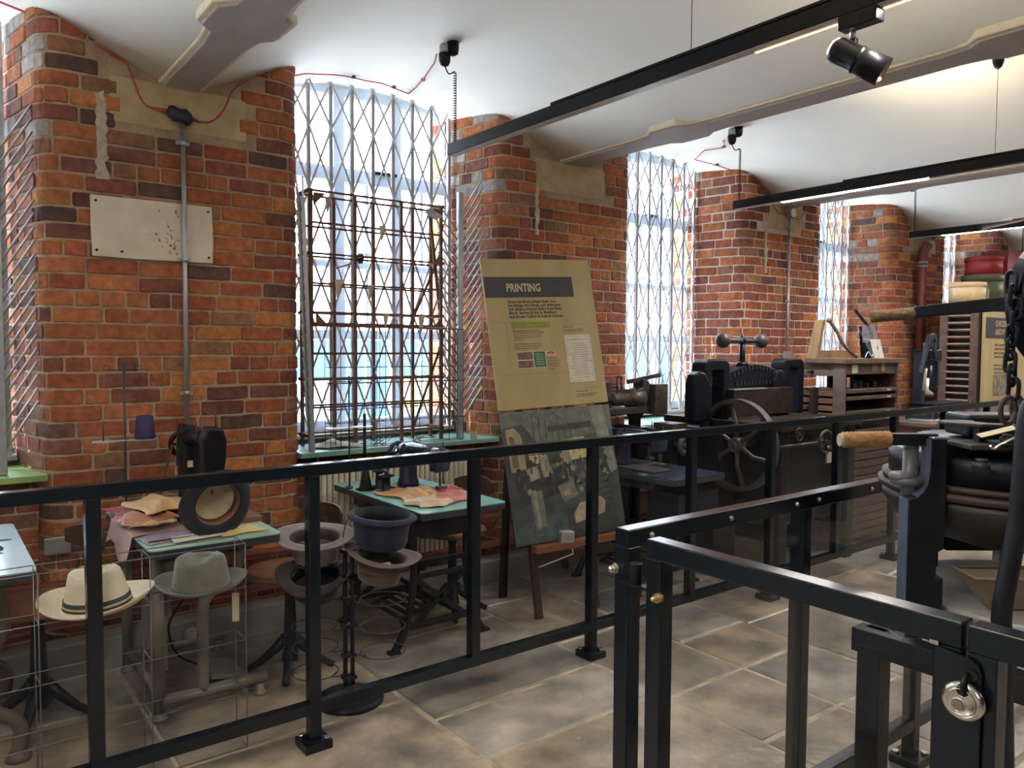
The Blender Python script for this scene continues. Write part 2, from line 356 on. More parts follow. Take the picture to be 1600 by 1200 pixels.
def pier(k, single, faces_only=False):
    cx = CXS[k]; path = Path(outline(cx)); T = path.l[-1]
    core = MB(); o2 = outline(cx); lo = [(p.x, p.y) for p in o2]
    nrm = [path.at(l)[1] for l in path.l]
    lo = [(p.x-nn.x*.001, p.y-nn.y*.001) for p, nn in zip(o2, nrm)]
    hi = 3.0 if k not in () else 3
    core.prism([(x, y) for x, y in lo], 3.45, lambda u, v, w: (u, v, w))
    core.mi = [0]*len(core.f)
    low = k in (2,)
    w = struct(core, 'wall_pier', M_pointing if low else M_mortar)
    stuff = MB(); st = []; cnt = 0
    L = []
    for c in range(41):
        z0 = .0+c*CH; z1 = z0+CH; s = -R.uniform(0, .2); hd = (c % 4 == 2)
        while s < T:
            ln = (R.choice([.108, .108, .225]) if hd else R.choices([.225, .23, .16, .108], [7, 4, 1, 1.2])[0])+R.uniform(-.004, .006)
            e = min(s+ln, T)
            if e > .02 and e-max(s, 0) > .03:
                a = max(s, 0); q, _ = path.at((a+e)/2); xc = min(max(q.x, 0), 99)
                ok = z0 < vault(q.x)+.02
                if abs(q.x-cx) < .32 and z1 > 2.62 and q.y < 4.25: ok = False   # sandstone pad under the beam
                if z1 < .16 and q.y < 4.3: ok = ok
                if k > -9 and ok: L.append((a, e, z0, z1, q))
            s = e if s+ln < T else T+1
    for a, e, z0, z1, q in L:
        vis = single and cnt < 300 and z1 > .2 and not (q.x > cx+.3 and q.y > 4.24)
        vs, fs = brick(path, a, e, z0, z1, .003, vis)
        f = R.uniform(.82, 1.15); t = R.choices(BT, BW)[0]
        if z0 < .95: f *= .92; 
        if k == 0 and z0 < .9 and R.random() < .25: t = BT[4]
        if z0 > 2.5 and q.y > 4.3 and R.random() < .35: t = (.42, .38, .36)
        if k in (1, 2) and z0 < 2.1 and q.x > cx+(.1 if k == 1 else -9) and R.random() < .5: t = (.30, .12, .085)
        t = tuple(x*f for x in t)
        if vis:
            cnt += 1; m = MB(); m.add(vs, fs); m.build('brick', M_brick, w, tint=t)
        else: stuff.add(vs, fs); st += [t]*len(vs)
    if stuff.f: stuff.build('brick', M_brick, w, tint=st, kind='stuff')
    # stone pad that carries the beam
    p = MB(); p.b2((cx-.33, 4.196, 2.625), (cx+.33, 4.4, 2.85)); p.build('padstone', M_pad, w, bevel=.008)
    return w
WALLS = {}
for k in range(-1, 6): WALLS[k] = pier(k, k in (0, 1, 2, 3, 4))
# mortar smears and the painted panel on the first pier
M_smear = mat('old_smear', (.40, .33, .25), .9, col2=(.62, .54, .43), scale=30, bump=.8, bscale=50)
def smear(w, h, n): return [(R.uniform(-.009, .006), h*i/n) for i in range(n)]+[(w+R.uniform(-.014, .016), h*(n-i)/n) for i in range(n+1)]
m = MB(); pts = smear(.048, .50, 16)
m.prism([(.70+u, 2.44-.10+v*.85) for u, v in pts], .012, lambda u, v, w: (u, 4.188+w, v)); m.build('mortar_smear', M_smear, WALLS[0], bevel=.002)
m = MB(); pts = smear(.030, .36, 13)
m.prism([(3.73-.33+u, 2.32+v) for u, v in pts], .012, lambda u, v, w: (u, 4.188+w, v)); m.build('mortar_smear', M_smear, WALLS[1], bevel=.002)
m = MB(); m.prism([(6.05+u, 2.22+v*1.3) for u, v in pts], .012, lambda u, v, w: (u, 4.188+w, v)); m.build('mortar_smear', M_smear, WALLS[2], bevel=.002)
pn = thing('wall_panel', 'cream painted board screwed flat to the first brick pier', 'panel', (.95, 4.18, 1.97))
m = MB(); m.prism([(.667, 2.262), (.78, 2.262), (1.0, 2.263), (1.229, 2.262), (1.234, 2.1), (1.231, 1.972), (1.05, 1.97), (.85, 1.968), (.672, 1.972), (.668, 2.1)], .014, lambda u, v, w: (u, 4.178+w, v)); m.build('board', M_patch, pn, bevel=.003)
for x, z in ((.69, 2.235), (1.21, 2.235), (.69, 2.0), (1.21, 2.0), (.8, 2.0)):
    m = MB(); m.cyl((x, 4.179, z), (x, 4.172, z), .006, n=8); m.build('screw', M_dark, pn)
m = MB()
for i in range(26):
    x, z = R.gauss(1.02, .03), R.uniform(2.0, 2.22); m.prism([(x-.006*R.random(), z), (x+.004, z-.008*R.random()), (x+.007*R.random(), z+.012*R.random()), (x-.002, z+.02*R.random())], .003, lambda u, v, w: (u, 4.1755+w, v))
m.build('flaked_spot', mat('flaked_paint', (.30, .16, .12), .8), pn)
# spandrels under the windows, sills, radiators' back wall
SP = {}
for k in range(-2, 5):
    x0, x1 = PX0+BAY*k+.58, PX0+BAY*(k+1)-.58
    m = MB(); m.b2((x0, 4.36, 0), (x1, 4.9, .925)); SP[k] = w = struct(m, 'wall_spandrel', M_mortar)
    pth = Path([Vector((x0, 4.36)), Vector((x1, 4.36))]); vs2 = MB(); st = []
    for c in range(11):
        s = -R.uniform(0, .2)
        while s < x1-x0:
            e = min(s+.225, x1-x0); a = max(s, 0)
            if e-a > .03:
                vs, fs = brick(pth, a, e, c*CH+.03, (c+1)*CH+.03, .003); t = tuple(x*.8 for x in R.choices(BT, BW)[0])
                if k in (-1, 0) and a > .0: mm = MB(); mm.add(vs, fs); mm.build('brick', M_brick, w, tint=t)
                else: vs2.add(vs, fs); st += [t]*len(vs)
            s = e if e < x1-x0 else 99
    if vs2.f: vs2.build('brick', M_brick, w, tint=st, kind='stuff')
    m = MB(); m.b2((x0+.04, 4.20, .905), (x1-.04, 4.70, .935)); m.build('window_sill', M_sill if k >= 0 else M_sillg, w, bevel=.004)
    m = MB(); m.b2((x0-.1, 4.69, .935), (x1+.1, 4.80, .995)); m.build('sill_upstand', mat('brown_board', (.22, .16, .10), .6), w)
# window frames, panes and collapsible grilles
def window(k):
    c = PX0+BAY*(k+.5); x0, x1 = c-.63, c+.63
    root = MB(); root.b2((x0-.03, 4.74, .99), (x0+.035, 4.80, 3.26)); w = struct(root, 'window_%d' % (k+2), M_frame)
    def f(a, b, nm='window_frame'): mm = MB(); mm.b2(a, b); mm.build(nm, M_frame, w, bevel=.004)
    f((x1-.035, 4.74, .99), (x1+.03, 4.80, 3.26)); f((x0, 4.74, .975), (x1, 4.80, 1.06)); f((x0, 4.74, 3.16), (x1, 4.80, 3.26))
    for fx in (.333, .667):
        xx = lerp(x0, x1, fx); f((xx-.038, 4.731, 1.0), (xx+.038, 4.799, 3.2), 'mullion')
    for z, h in ((2.66, .045), (2.08, .022), (1.62, .03)): f((x0, 4.735, z-h), (x1, 4.80, z+h), 'transom')
    xs = [x0+.035]+[lerp(x0, x1, q)+s_ for q in (.333, .667) for s_ in (-.038, .038)]+[x1-.035]; zs = [(1.06, 1.59), (1.65, 2.058), (2.102, 2.615), (2.705, 3.16)]
    for i in (0, 2, 4):
        xm = (xs[i]+xs[i+1])/2; f((xm-.011, 4.755, 1.06), (xm+.011, 4.79, 2.62), 'glazing_bar')
        for za, zb in zs:
            mm = MB(); mm.b2((xs[i], 4.768, za), (xs[i+1], 4.772, zb)); mm.build('pane', M_pane, w)
    mm = MB(); mm.b2((c+.02, 4.71, 2.69), (c+.2, 4.735, 2.71)); mm.build('trickle_vent', M_iron, w)
    mm = MB(); mm.b2((c-.05, 4.70, 2.13), (c+.03, 4.735, 2.16)); mm.build('window_catch', M_frame, w)
    # reveal return between pier and frame, outer wall over the window
    return w
WIN = {k: window(k) for k in range(-1, 5)}
def grille(k):
    c = PX0+BAY*(k+.5); x0, x1 = c-.60, c+.585; n = 9; dz = .386; zb = .98; N = 6
    g = thing('window_grille', 'pale folding lattice security grille across the ' + ('window left of the first brick pier', 'window behind the rusty rack', 'window between the second and third brick piers', 'narrow-looking window right of the third brick pier', 'window behind the stacked hat boxes', 'farthest window')[k+1], 'grille', (c, 4.66, .98), 0, 'window grilles')
    xs = [lerp(x0, x1, i/(n-1)) for i in range(n)]
    for x in xs:
        m = MB(); m.b2((x-.0125, 4.652, zb), (x-.0095, 4.672, vault(x)-.01)); m.b2((x+.0095, 4.652, zb), (x+.0125, 4.672, vault(x)-.01)); m.b2((x-.0125, 4.664, zb), (x+.0125, 4.668, vault(x)-.01)); m.build('upright', M_grille, g)
    bulk = MB()
    for i in range(n-1):
        for j in range(N):
            za, zc = zb+.0+j*dz, zb+(j+1)*dz
            if zc > 3.2: zc = 3.2
            for a, b, y in ((za, zc, 4.650), (zc, za, 4.642)):
                m = bulk if k not in (0, 1) else MB()
                m.bar((xs[i], y, a), (xs[i+1], y, b), .004, .014)
                if k in (0, 1): m.build('lattice_strip', M_grille, g)
    if bulk.f: bulk.build('lattice_strip', M_grille, g, kind='stuff')
    m = MB(); m.b2((x0-.03, 4.63, .96), (x1+.03, 4.68, .985)); m.build('bottom_track', M_grille, g)
for k in range(-1, 5): grille(k)
# jack-arch ceiling between iron beams
for k in range(-2, 6):
    c = PX0+BAY*(k+.5); prof = [(-d, z) for d, z in reversed(VP)]+VP[1:]
    px = []
    for (a, za), (b, zb) in zip(prof, prof[1:]):
        for q in (0, .5): px.append((lerp(a, b, q), lerp(za, zb, q)))
    px.append(prof[-1]); px = [(max(XL, min(XR, c+a)), z) for a, z in px]
    if px[-1][0]-px[0][0] < .3: continue
    m = MB(); n = len(px)
    vs = [(x, y, z) for y in (YB, 4.95) for x, z in px]+[(x, y, 3.5) for y in (YB, 4.95) for x, z in px]
    fs = [(i, n+i, n+i+1, i+1) for i in range(n-1)]; m.add(vs, fs, True)
    fs = [(2*n+i, 2*n+i+1, 3*n+i+1, 3*n+i) for i in range(n-1)]+[(i, i+1, 2*n+i+1, 2*n+i) for i in range(n-1)]+[(n+i, 3*n+i, 3*n+i+1, n+i+1) for i in range(n-1)]
    m.f += fs; m.mi += [0]*len(fs); m.sm += [False]*len(fs)
    struct(m, 'ceiling', M_ceil)
for k in range(-1, 6):
    cx = CXS[k]; m = MB()
    prof = [(4.3, .085), (3.52, .085), (3.36, .10), (3.30, .15), (3.10, .15), (3.04, .10), (2.92, .085), (1.62, .085), (1.52, .10), (1.46, .15), (1.28, .15), (1.20, .10), (1.1, .085), (-.4, .085), (-.5, .15), (-.7, .15), (-.8, .085), (YB, .085)]
    def both(e): return [(cx-w_-e, y) for y, w_ in prof]+[(cx+w_+e, y) for y, w_ in reversed(prof)]
    m.prism(both(0), .03, lambda u, v, w: (u, v, 2.838+w)); b = struct(m, 'ceiling_beam', M_beam, bevel=.006)
    m = MB(); m.prism(both(.022), .04, lambda u, v, w: (u, v, 2.85+w)); m.build('plaster_fillet', M_cream, b, bevel=.006)
# rest of the shell
struct(MB().b2((XL-.2, YB-.2, -.2), (XL, 4.95, 3.5)), 'wall_left', M_ceil)
struct(MB().b2((XR, YB-.2, -.2), (XR+.2, 4.95, 3.5)), 'wall_right', M_ceil)
struct(MB().b2((XL, YB-.2, -.2), (XR, YB, 3.5)), 'wall_back', mat('back_brickwork', (.16, .07, .05), .9, var=.4, scale=9))
# plinth boxing and heating pipes along the foot of the window wall
for i, (a, b) in enumerate(((XL, 1.6), (1.6, 4.4), (4.4, 8.0), (8.0, XR))):
    m = MB(); m.b2((a+.003, 4.06, -.01), (b, 4.19, .15)); struct(m, 'baseboard_window', M_grey, bevel=.006)
# outside: yard, pale blue hoarding and yellow panels
struct(MB().b2((-20, 4.96, -.5), (35, 40, -.4)), 'ground_outside', mat('yard_concrete', (.55, .54, .52), .9))
m = MB(); m.b2((-20, 9.5, -.4), (35, 9.6, 1.62)); hb = struct(m, 'wall_outside', mat('blue_hoarding', (.07, .20, .42), .7))
for i in range(22):
    x = -12+i*1.9; m = MB(); m.b2((x, 9.42, -.4), (x+(1.1 if i % 3 else 1.7), 9.5, 1.12)); m.build('yellow_panel', mat('yellow_panel_paint', (.55, .38, .10), .7) if i % 2 else mat('white_panel_paint', (.8, .8, .8), .7), hb)
# ---------------------------------------------------------------- black railings with clear acrylic panels
TW = .045
def rail_bolt(p, axis, parent, m=None):
    b = MB(); p = Vector(p); a = Vector(axis); b.cyl(p, p+a*.003, .0075, n=12); b.cyl(p+a*.003, p+a*.007, .005, n=6); b.build('bolt', m or M_steel, parent)
def railing(y, posts, feet, x0, x1, label, grp=None, panel_off=0, first=None):
    t = thing('railing', label, 'railing', (posts[0], y, 0), 0, grp)
    m = MB(); m.b2((x0, y-TW/2, 1.055), (x1, y+TW/2, 1.10)); m.build('top_rail', M_black, t, bevel=.003)
    m = MB(); m.b2((x0, y-TW/2, .135), (x1, y+TW/2, .18)); m.build('bottom_rail', M_black, t, bevel=.003)
    ps = []
    for x in posts:
        z0 = .012 if x in feet else .134
        m = MB(); m.b2((x-TW/2, y-TW/2-.0012, z0), (x+TW/2, y+TW/2+.0012, 1.056)); p = m.build('post', M_black, t, bevel=.003)
        if x in feet:
            m = MB(); m.b2((x-.055, y-.055, 0), (x+.055, y+.055, .035)); m.build('base_plate', M_black, p, bevel=.004)
            for s in (-1, 1): m = MB(); m.cyl((x+s*.036, y-.036*s, .035), (x+s*.036, y-.036*s, .045), .012, n=6); m.build('bolt', M_steel, p)
    e = [x0]+[p for p in posts if x0 < p < x1]+[x1]
    for a, b in zip(e, e[1:]):
        if b-a < .15: continue
        m = MB(); m.b2((a+TW/2-.004, y+panel_off-.002, .17), (b-TW/2+.004, y+panel_off+.002, 1.07)); m.build('clear_panel', M_acry, t)
        if panel_off:
            for q in (.08, .5, .92): rail_bolt((lerp(a, b, q), y-TW/2, 1.078), (0, -1, 0), t)
    return t
P1 = [-.32, .432, 1.178, 1.925, 2.638, 3.386, 4.129, 4.876, 5.645, 6.44, 7.24, 8.03, 8.8, 9.6, 10.4]
railing(2.79, P1, [-.32, 1.178, 2.638, 4.129, 5.645, 7.24, 8.8, 10.4], -1.1, 11.2, 'long black railing with clear panels in front of the hat-making benches')
railing(1.345, [1.395, 2.157, 2.914, 3.68, 4.45], [1.395, 2.914, 4.45], 1.372, 4.47, 'shorter black railing running off from the gate corner post', panel_off=-.012)
# inner stile next to the corner post
# the gate and the fixed railing after it
g = thing('gate', 'black gate with a clear panel and a padlock plate', 'gate', (1.37, 1.21, .05))
m = MB(); m.b2((1.3475, .545, 1.055), (1.3925, 1.24, 1.10)); m.build('top_rail', M_black, g, bevel=.003)
m = MB(); m.b2((1.3475, .545, .10), (1.3925, 1.24, .145)); m.build('bottom_rail', M_black, g, bevel=.003)
for y in (1.2175, .5675): m = MB(); m.b2((1.3475, y-.0225, .145), (1.3925, y+.0225, 1.056)); m.build('stile', M_black, g, bevel=.003)
m = MB(); m.b2((1.378, .58, .13), (1.382, 1.20, 1.07)); m.build('clear_panel', M_acry, g)
m = MB(); m.cyl((1.348, 1.195, .972), (1.334, 1.195, .972), .0125, n=6); m.cyl((1.336, 1.195, .972), (1.324, 1.195, .972), .0065, n=10); m.sph((1.324, 1.195, .972), .0065, 8, 6); m.build('hinge_bolt', M_brass, g)
for z in (.985, .25):
    m = MB(); m.cyl((1.362, 1.285, z-.005), (1.362, 1.285, z+.045), .016, n=16); m.build('hinge', M_blackm, g, bevel=.002)
    m = MB(); m.b2((1.352, 1.23, z-.012), (1.372, 1.33, z-.005)); m.build('hinge_strap', M_blackm, g)
pts = [(0, 0), (.073, 0), (.073, .235), (.068, .25), (.058, .257), (0, .265)]
m = MB(); m.prism([(.583-u, .79+v) for u, v in pts], .005, lambda u, v, w: (1.344-w, u, v)); m.build('lock_plate', M_black, g, bevel=.0015)
m = MB(); m.lathe((0, 0, 0), [(.0001, 0), (.009, 0), (.0125, .001)], 16, sy=.75, M=Matrix(((0, 0, -1), (1, 0, 0), (0, 1, 0)))); 
for i in range(len(m.v)): m.v[i] = (m.v[i][0]+1.3388, m.v[i][1]+.527, m.v[i][2]+1.022)
m.build('keyhole_slot', M_dark, g)
m = MB(); m.b2((1.34, .578, 1.055), (1.352, .592, 1.062)); m.build('plate_tab', M_steel, g)
m = MB(); m.cyl((1.3725, 1.362, .998), (1.366, 1.362, .998), .013, n=14); m.cyl((1.366, 1.362, .998), (1.356, 1.362, .998), .0105, n=6); m.sph((1.355, 1.362, .998), .008, 10, 8); m.build('corner_bolt', M_steel, g)
rl = thing('railing', 'fixed black railing bay past the padlock side of the gate', 'railing', (1.37, .52, 0))
m = MB(); m.b2((1.3475, -.3, 1.055), (1.3925, .536, 1.10)); m.build('top_rail', M_black, rl, bevel=.003)
m = MB(); m.b2((1.3475, -.3, .10), (1.3925, .536, .145)); m.build('bottom_rail', M_black, rl, bevel=.003)
for y in (.5135, -.28): m = MB(); m.b2((1.3475, y-.0225, .0), (1.3925, y+.0225, 1.056)); m.build('post', M_black, rl, bevel=.003)
m = MB(); m.b2((1.372, -.26, .13), (1.376, .50, 1.07)); m.build('clear_panel', M_acry, rl)
# disc padlock
pl = thing('padlock', 'round steel disc padlock hanging on the gate plate', 'padlock', (1.32, .531, .95))
RX = Matrix(((0, 0, -1), (1, 0, 0), (0, 1, 0)))
c = Vector((1.335, .531, .982))
m = MB(); m.lathe(c, [(.0001, .0), (.026, 0), (.031, .003), (.033, .008), (.031, .014), (.027, .017), (.0245, .0175), (.0235, .0165), (.0001, .0165)], 40, M=RX); m.build('body', M_steel, pl)
m = MB(); m.torus(c+Vector((-.0172, 0, 0)), .021, .0012, 'X', 36, 6); m.torus(c+Vector((-.0172, 0.004, -.006)), .0105, .0012, 'X', 28, 6); m.torus(c+Vector((-.0172, -.002, .02)), .0105, .0013, 'X', 28, 6, PI, 2*PI); m.build('pressed_ring', M_steel, pl)
m = MB(); m.cyl(c+Vector((-.016, .004, -.006)), c+Vector((-.0195, .004, -.006)), .008, n=20); m.build('keyway', mat('keyway_steel', (.35, .3, .26), .3, metal=1), pl)
m = MB(); m.cyl(c+Vector((-.015, -.002, .021)), c+Vector((-.0173, -.002, .021)), .0095, n=20); m.build('shackle_recess', M_dark, pl)
m = MB(); m.tube([c+Vector((-.0165, -.004, .014)), c+Vector((-.02, -.004, .024)), c+Vector((-.016, -.003, .038)), c+Vector((-.006, -.002, .043)), c+Vector((.004, 0, .04))], .0052, 10); m.build('shackle', M_blackm, pl)
# ---------------------------------------------------------------- lighting tracks
M_led = mat('led_strip', (1, 1, 1), .5, emit=(1.0, .93, 1.0), estr=14.0)
M_ledw = mat('led_strip_warm', (1, .8, .55), .5, emit=(1.0, .55, .28), estr=2.2)
M_diff = mat('unlit_diffuser', (.45, .45, .43), .35)
def track(k, lab, lit, warm=False, yend=3.82, drops=()):
    cx = PX0+BAY*(k+.5); z = 2.617
    t = thing('lighting_track', lab, 'track light', (cx, yend, z), 0, None)
    m = MB(); m.b2((cx-.026, YB+.5, z), (cx+.026, yend, z+.062)); m.build('track_body', M_blackm, t, bevel=.003)
    m = MB(); m.b2((cx-.03, YB+.5, z+.062), (cx+.03, yend-.9, z+.072)); m.build('top_cover', M_blackm, t)
    m = MB(); m.b2((cx-.021, lit[0], z-.004), (cx+.021, yend-.01, z+.001)); m.build('diffuser', M_diff, t)
    for a, b in (lit,) + (((-2.9, -1.3),) if k < 4 else ()):
        m = MB(); m.b2((cx+(.014 if warm and a > 0 else -.018), a, z-.007), (cx+(.022 if warm and a > 0 else .018), b, z-.003)); m.build('light_strip', M_ledw if warm and a > 0 else M_led, t)
    # end drop: coiled flex from a ceiling mount
    y = yend-.04; zc = vault(cx)
    m = MB(); m.lathe((cx, y+.02, zc-.075), [(.012, 0), (.03, .012), (.034, .04), (.034, .075)], 20); m.build('ceiling_cup', M_blackm, t)
    m = MB(); m.lathe((cx-.035, y+.05, zc-.135), [(.002, 0), (.022, .008), (.032, .03), (.034, .07), (.03, .075)], 20); m.build('junction_cup', M_blackm, t)
    m = MB(); m.lathe((cx-.035, y+.05, zc-.065), [(.03, 0), (.03, .045), (.022, .055)], 20); m.build('cup_collar', mat('grey_plastic', (.35, .34, .32), .5), t)
    pts = []; n = 200; zt = zc-.17
    for i in range(n+1):
        q = i/n; a = q*28*2*PI
        pts.append((cx+.0085*math.cos(a), y+.0085*math.sin(a), lerp(zt, z+.07, q)))
    m = MB(); m.tube(pts, .0028, 5); m.build('coiled_flex', M_blackm, t)
    m = MB(); m.tube(curve_pts([(cx-.035, y+.05, zc-.13), (cx-.02, y+.03, zc-.175), (cx, y, zc-.165)], 5), .004, 6); m.build('flex_tail', M_blackm, t)
    for yy in drops:
        m = MB(); m.cyl((cx, yy, z+.06), (cx, yy, zc-.05), .0016, n=5); w = m.build('suspension_wire', M_blackm, t)
        m = MB(); m.lathe((cx, yy, zc-.06), [(.004, 0), (.02, .012), (.03, .04), (.032, .06)], 16); m.build('ceiling_cup', M_blackm, w)
    return t
track(0, 'nearest black lighting track carrying the spotlight', (1.0, 1.74), True, 3.73, (2.02, .3, -1.5))
track(1, 'middle black lighting track with a glowing white strip at its wall end', (2.33, 3.36), False, 3.78, (1.95, .2, -1.6))
track(2, 'third black lighting track above the type cabinets', (1.6, 3.40), False, 3.70, (1.2, -1))
track(3, 'farthest black lighting track beyond the hat boxes', (1.6, 3.0), False, 3.7, (1.2,))
track(-1, 'black lighting track overhead outside the left edge', (.2, 1.6), False, 3.8, (1.9, .1))
# added warm area lamps above the tracks, for vault glow and brighter ceiling
for (x, y, e) in ((5.05, 2.6, 7), (2.42, 1.6, 20), (7.67, 2.4, 9), (-.2, 1.8, 26), (10.3, 2.4, 8), (2.42, -1.6, 8), (5.05, -1.0, 8), (-.2, -1.6, 6)):
    lamp('AREA', 'added_vault_uplight', (x, y, 2.70), e, (1.0, .84, .62), (0, .12, 1), shape='RECTANGLE', size=.05, size_y=1.3)
for (x, y, e) in ((2.41, 1.36, 12), (2.41, -2.1, 12), (5.05, 2.85, 24), (5.05, -2.1, 12), (7.7, 2.5, 30), (-.23, .9, 20), (-.23, -2.1, 12), (7.7, -2.1, 12), (10.3, 2.3, 30)):
    lamp('AREA', 'track_downlight', (x, y, 2.603), e, (1.0, .94, .89), (0, 0, -1), shape='RECTANGLE', size=.035, size_y=.9)
# spotlight
ZS = -.033
sp = thing('spotlight', 'black cylindrical spotlight hanging from the nearest track', 'spotlight', (2.41, 1.36, 2.617))
m = MB(); m.b2((2.385, 1.27, 2.572), (2.435, 1.40, 2.617)); m.build('track_adapter', M_blackm, sp, bevel=.004)
m = MB(); m.cyl((2.41, 1.36, 2.577), (2.41, 1.36, 2.539), .009, n=12); m.build('swivel_stem', mat('stem_steel', (.2, .2, .2), .4, metal=.8), sp)
Mspot = Vector((.40, -.72, -.52)).to_track_quat('Z', 'Y').to_matrix()
c = Vector((2.41, 1.355, 2.480)) - Mspot @ Vector((0, 0, .075))
m = MB(); m.b2((2.40, 1.345, 2.495), (2.42, 1.375, 2.542)); m.build('yoke', M_blackm, sp, bevel=.004)
m = MB(); m.lathe(c, [(.0001, -.012), (.022, -.008), (.037, .004), (.042, .02), (.042, .083), (.045, .085), (.045, .093), (.042, .095), (.045, .098), (.0455, .18), (.043, .18), (.040, .15)], 36, M=Mspot); m.build('housing', M_blackm, sp)
m = MB(); m.lathe(c, [(.0428, .179), (.034, .145), (.03, .13)], 30, M=Mspot); m.f = m.f[:-1]; m.mi = m.mi[:-1]; m.sm = m.sm[:-1]; m.f = m.f[:-1] if len(m.f[-1]) > 4 else m.f; m.mi = m.mi[:len(m.f)]; m.sm = m.sm[:len(m.f)]
m.build('reflector', mat('reflector', (.5, .3, .22), .3, metal=.8), sp)
m = MB(); m.lathe(c, [(.0001, .140), (.03, .139)], 24, M=Mspot); m.build('lamp_face', mat('lamp_face', (1, .9, .75), .5, emit=(1, .78, .5), estr=18), sp)
l = lamp('SPOT', 'spot_beam', c+Mspot @ Vector((0, 0, .19)), 22, (1, .82, .6), Mspot @ Vector((0, 0, 1)), spot_size=.9, spot_blend=.6, shadow_soft_size=.03)
# ---------------------------------------------------------------- red cable, junctions, conduits, pipes
def vz(x, d=.013): return vault(x)-d
rc = thing('red_cable', 'red fire-alarm cable clipped along the vault edge and down to the first pier', 'cable', (1.06, 4.19, 2.72))
def vpts(x0, x1, y0, y1, n=10):
    return [(lerp(x0, x1, i/n), lerp(y0, y1, i/n), vz(lerp(x0, x1, i/n))) for i in range(n+1)]
P = vpts(.1, .55, 4.55, 4.28)+vpts(.60, .84, 4.22, 4.185, 4)
m = MB(); m.tube(P+curve_pts([(.865, 4.183, 2.84), (.894, 4.182, 2.76), (.93, 4.182, 2.722), (1.0, 4.18, 2.715), (1.05, 4.18, 2.71)], 5), .0042, 6); m.tube([(p[0], p[1]+.006, p[2]-.001) for p in P], .0035, 6); m.build('cable_run', M_red, rc)
m = MB(); m.tube([(.955, 4.18, 2.72), (1.04, 4.178, 2.708)], [.006, .014], 8); m.tube([(1.10, 4.178, 2.705), (1.17, 4.178, 2.69)], [.014, .006], 8); m.build('cable_gland', M_red, rc)
P = curve_pts([(1.1, 4.18, 2.70), (1.19, 4.18, 2.69), (1.25, 4.182, 2.715), (1.30, 4.183, 2.78), (1.34, 4.184, 2.87), (1.385, 4.19, 2.925)], 5)+vpts(1.42, 1.68, 4.2, 4.29, 5)+vpts(1.75, 2.30, 4.45, 4.53)+vpts(2.40, 2.62, 4.53, 4.57, 4)+[(2.60, 4.45, vz(2.6)), (2.55, 4.25, vz(2.55)), (2.47, 4.0, vz(2.47)), (2.39, 3.85, vz(2.4, .03))]
m = MB(); m.tube(P, .0042, 6); m.build('cable_run', M_red, rc)
for x, y in ((.2, 4.48), (.6, 4.22), (1.75, 4.45), (2.2, 4.52), (2.5, 4.55), (2.57, 4.3)):
    m = MB(); m.b2((x-.009, y-.012, vz(x, .014)), (x+.009, y+.012, vz(x, -.002))); m.build('cable_clip', mat('dark_red_clip', (.12, .03, .03), .5), rc)
jb = MB(); jb.lathe((0, 0, 0), [(.0001, -.06), (.03, -.052), (.04, -.03), (.036, 0), (.042, .03), (.03, .052), (.0001, .06)], 9, 'X', warp=None)
for i in range(len(jb.v)): v = jb.v[i]; jb.v[i] = (v[0]+1.075+R.uniform(-.003, .003), v[1]*.7+4.165, v[2]+2.70+R.uniform(-.006, .006)-v[0]*.18)
solo(jb, 'taped_junction', mat('dark_blue_tape', (.015, .02, .045), .5, bump=.5, bscale=60), 'dark blue taped junction on the red cable above the conduit', 'junction', (1.075, 4.165, 2.70))
def conduit(x, z0, z1, lab, y=4.168, box=False):
    t = thing('conduit', lab, 'conduit', (x, y, z0))
    m = MB(); m.cyl((x, y, z0), (x, y, z1), .0125, n=14); m.build('tube', M_galv, t)
    for z in (z0+.35, 1.98, z1-.12)[(1 if z0 > 1.5 else 0):]:
        m = MB(); m.cyl((x, y, z-.012), (x, y, z+.012), .0165, n=14); m.b2((x-.032, y+.004, z-.009), (x+.032, y+.014, z+.009)); m.build('saddle_clip', M_galv, t)
    if box:
        m = MB(); m.cyl((x, y+.015, z1+.01), (x, y-.04, z1+.01), .04, n=24); m.build('conduit_box', M_galv, t, bevel=.003)
    return t
conduit(1.088, .95, 2.685, 'grey steel conduit down the first brick pier')
conduit(6.385, .9, 2.77, 'grey conduit with a round box on the third brick pier', box=True)
c2 = thing('red_cable', 'red cable loop over the third brick pier', 'cable', (6.38, 4.18, 2.77))
P = [(5.02, 3.88, 3.15), (5.2, 4.0, vz(5.2)), (5.36, 4.13, vz(5.36)), (5.32, 4.3, vz(5.32)), (5.44, 4.5, vz(5.44)), (5.62, 4.4, vz(5.62)), (5.80, 4.25, vz(5.8)), (6.0, 4.19, vz(6.0, .01)), (6.09, 4.185, 2.9), (6.14, 4.185, 2.84), (6.22, 4.18, 2.77), (6.35, 4.18, 2.765)]
m = MB(); m.tube(P, .0042, 6); m.tube(curve_pts([(6.42, 4.18, 2.765), (6.55, 4.18, 2.75), (6.62, 4.18, 2.80), (6.66, 4.185, 2.86), (6.75, 4.19, 2.90)], 4), .0042, 6); m.build('cable_run', M_red, c2)
for x, y in ((5.36, 4.13), (5.62, 4.4), (5.8, 4.25)):
    m = MB(); m.b2((x-.009, y-.012, vz(x, .014)), (x+.009, y+.012, vz(x, -.002))); m.build('cable_clip', MATS['dark_red_clip'], c2)
rp_ = thing('red_pipe', 'oxide red waste pipe with a bend on the fourth brick pier', 'pipe', (8.8, 4.08, 0))
m = MB(); m.tube([(8.80, 4.09, .15), (8.80, 4.09, 2.55), (8.83, 4.09, 2.63), (9.12, 4.09, 2.86), (9.2, 4.09, 2.95)], .05, 16); m.build('pipe_run', M_pipe, rp_)
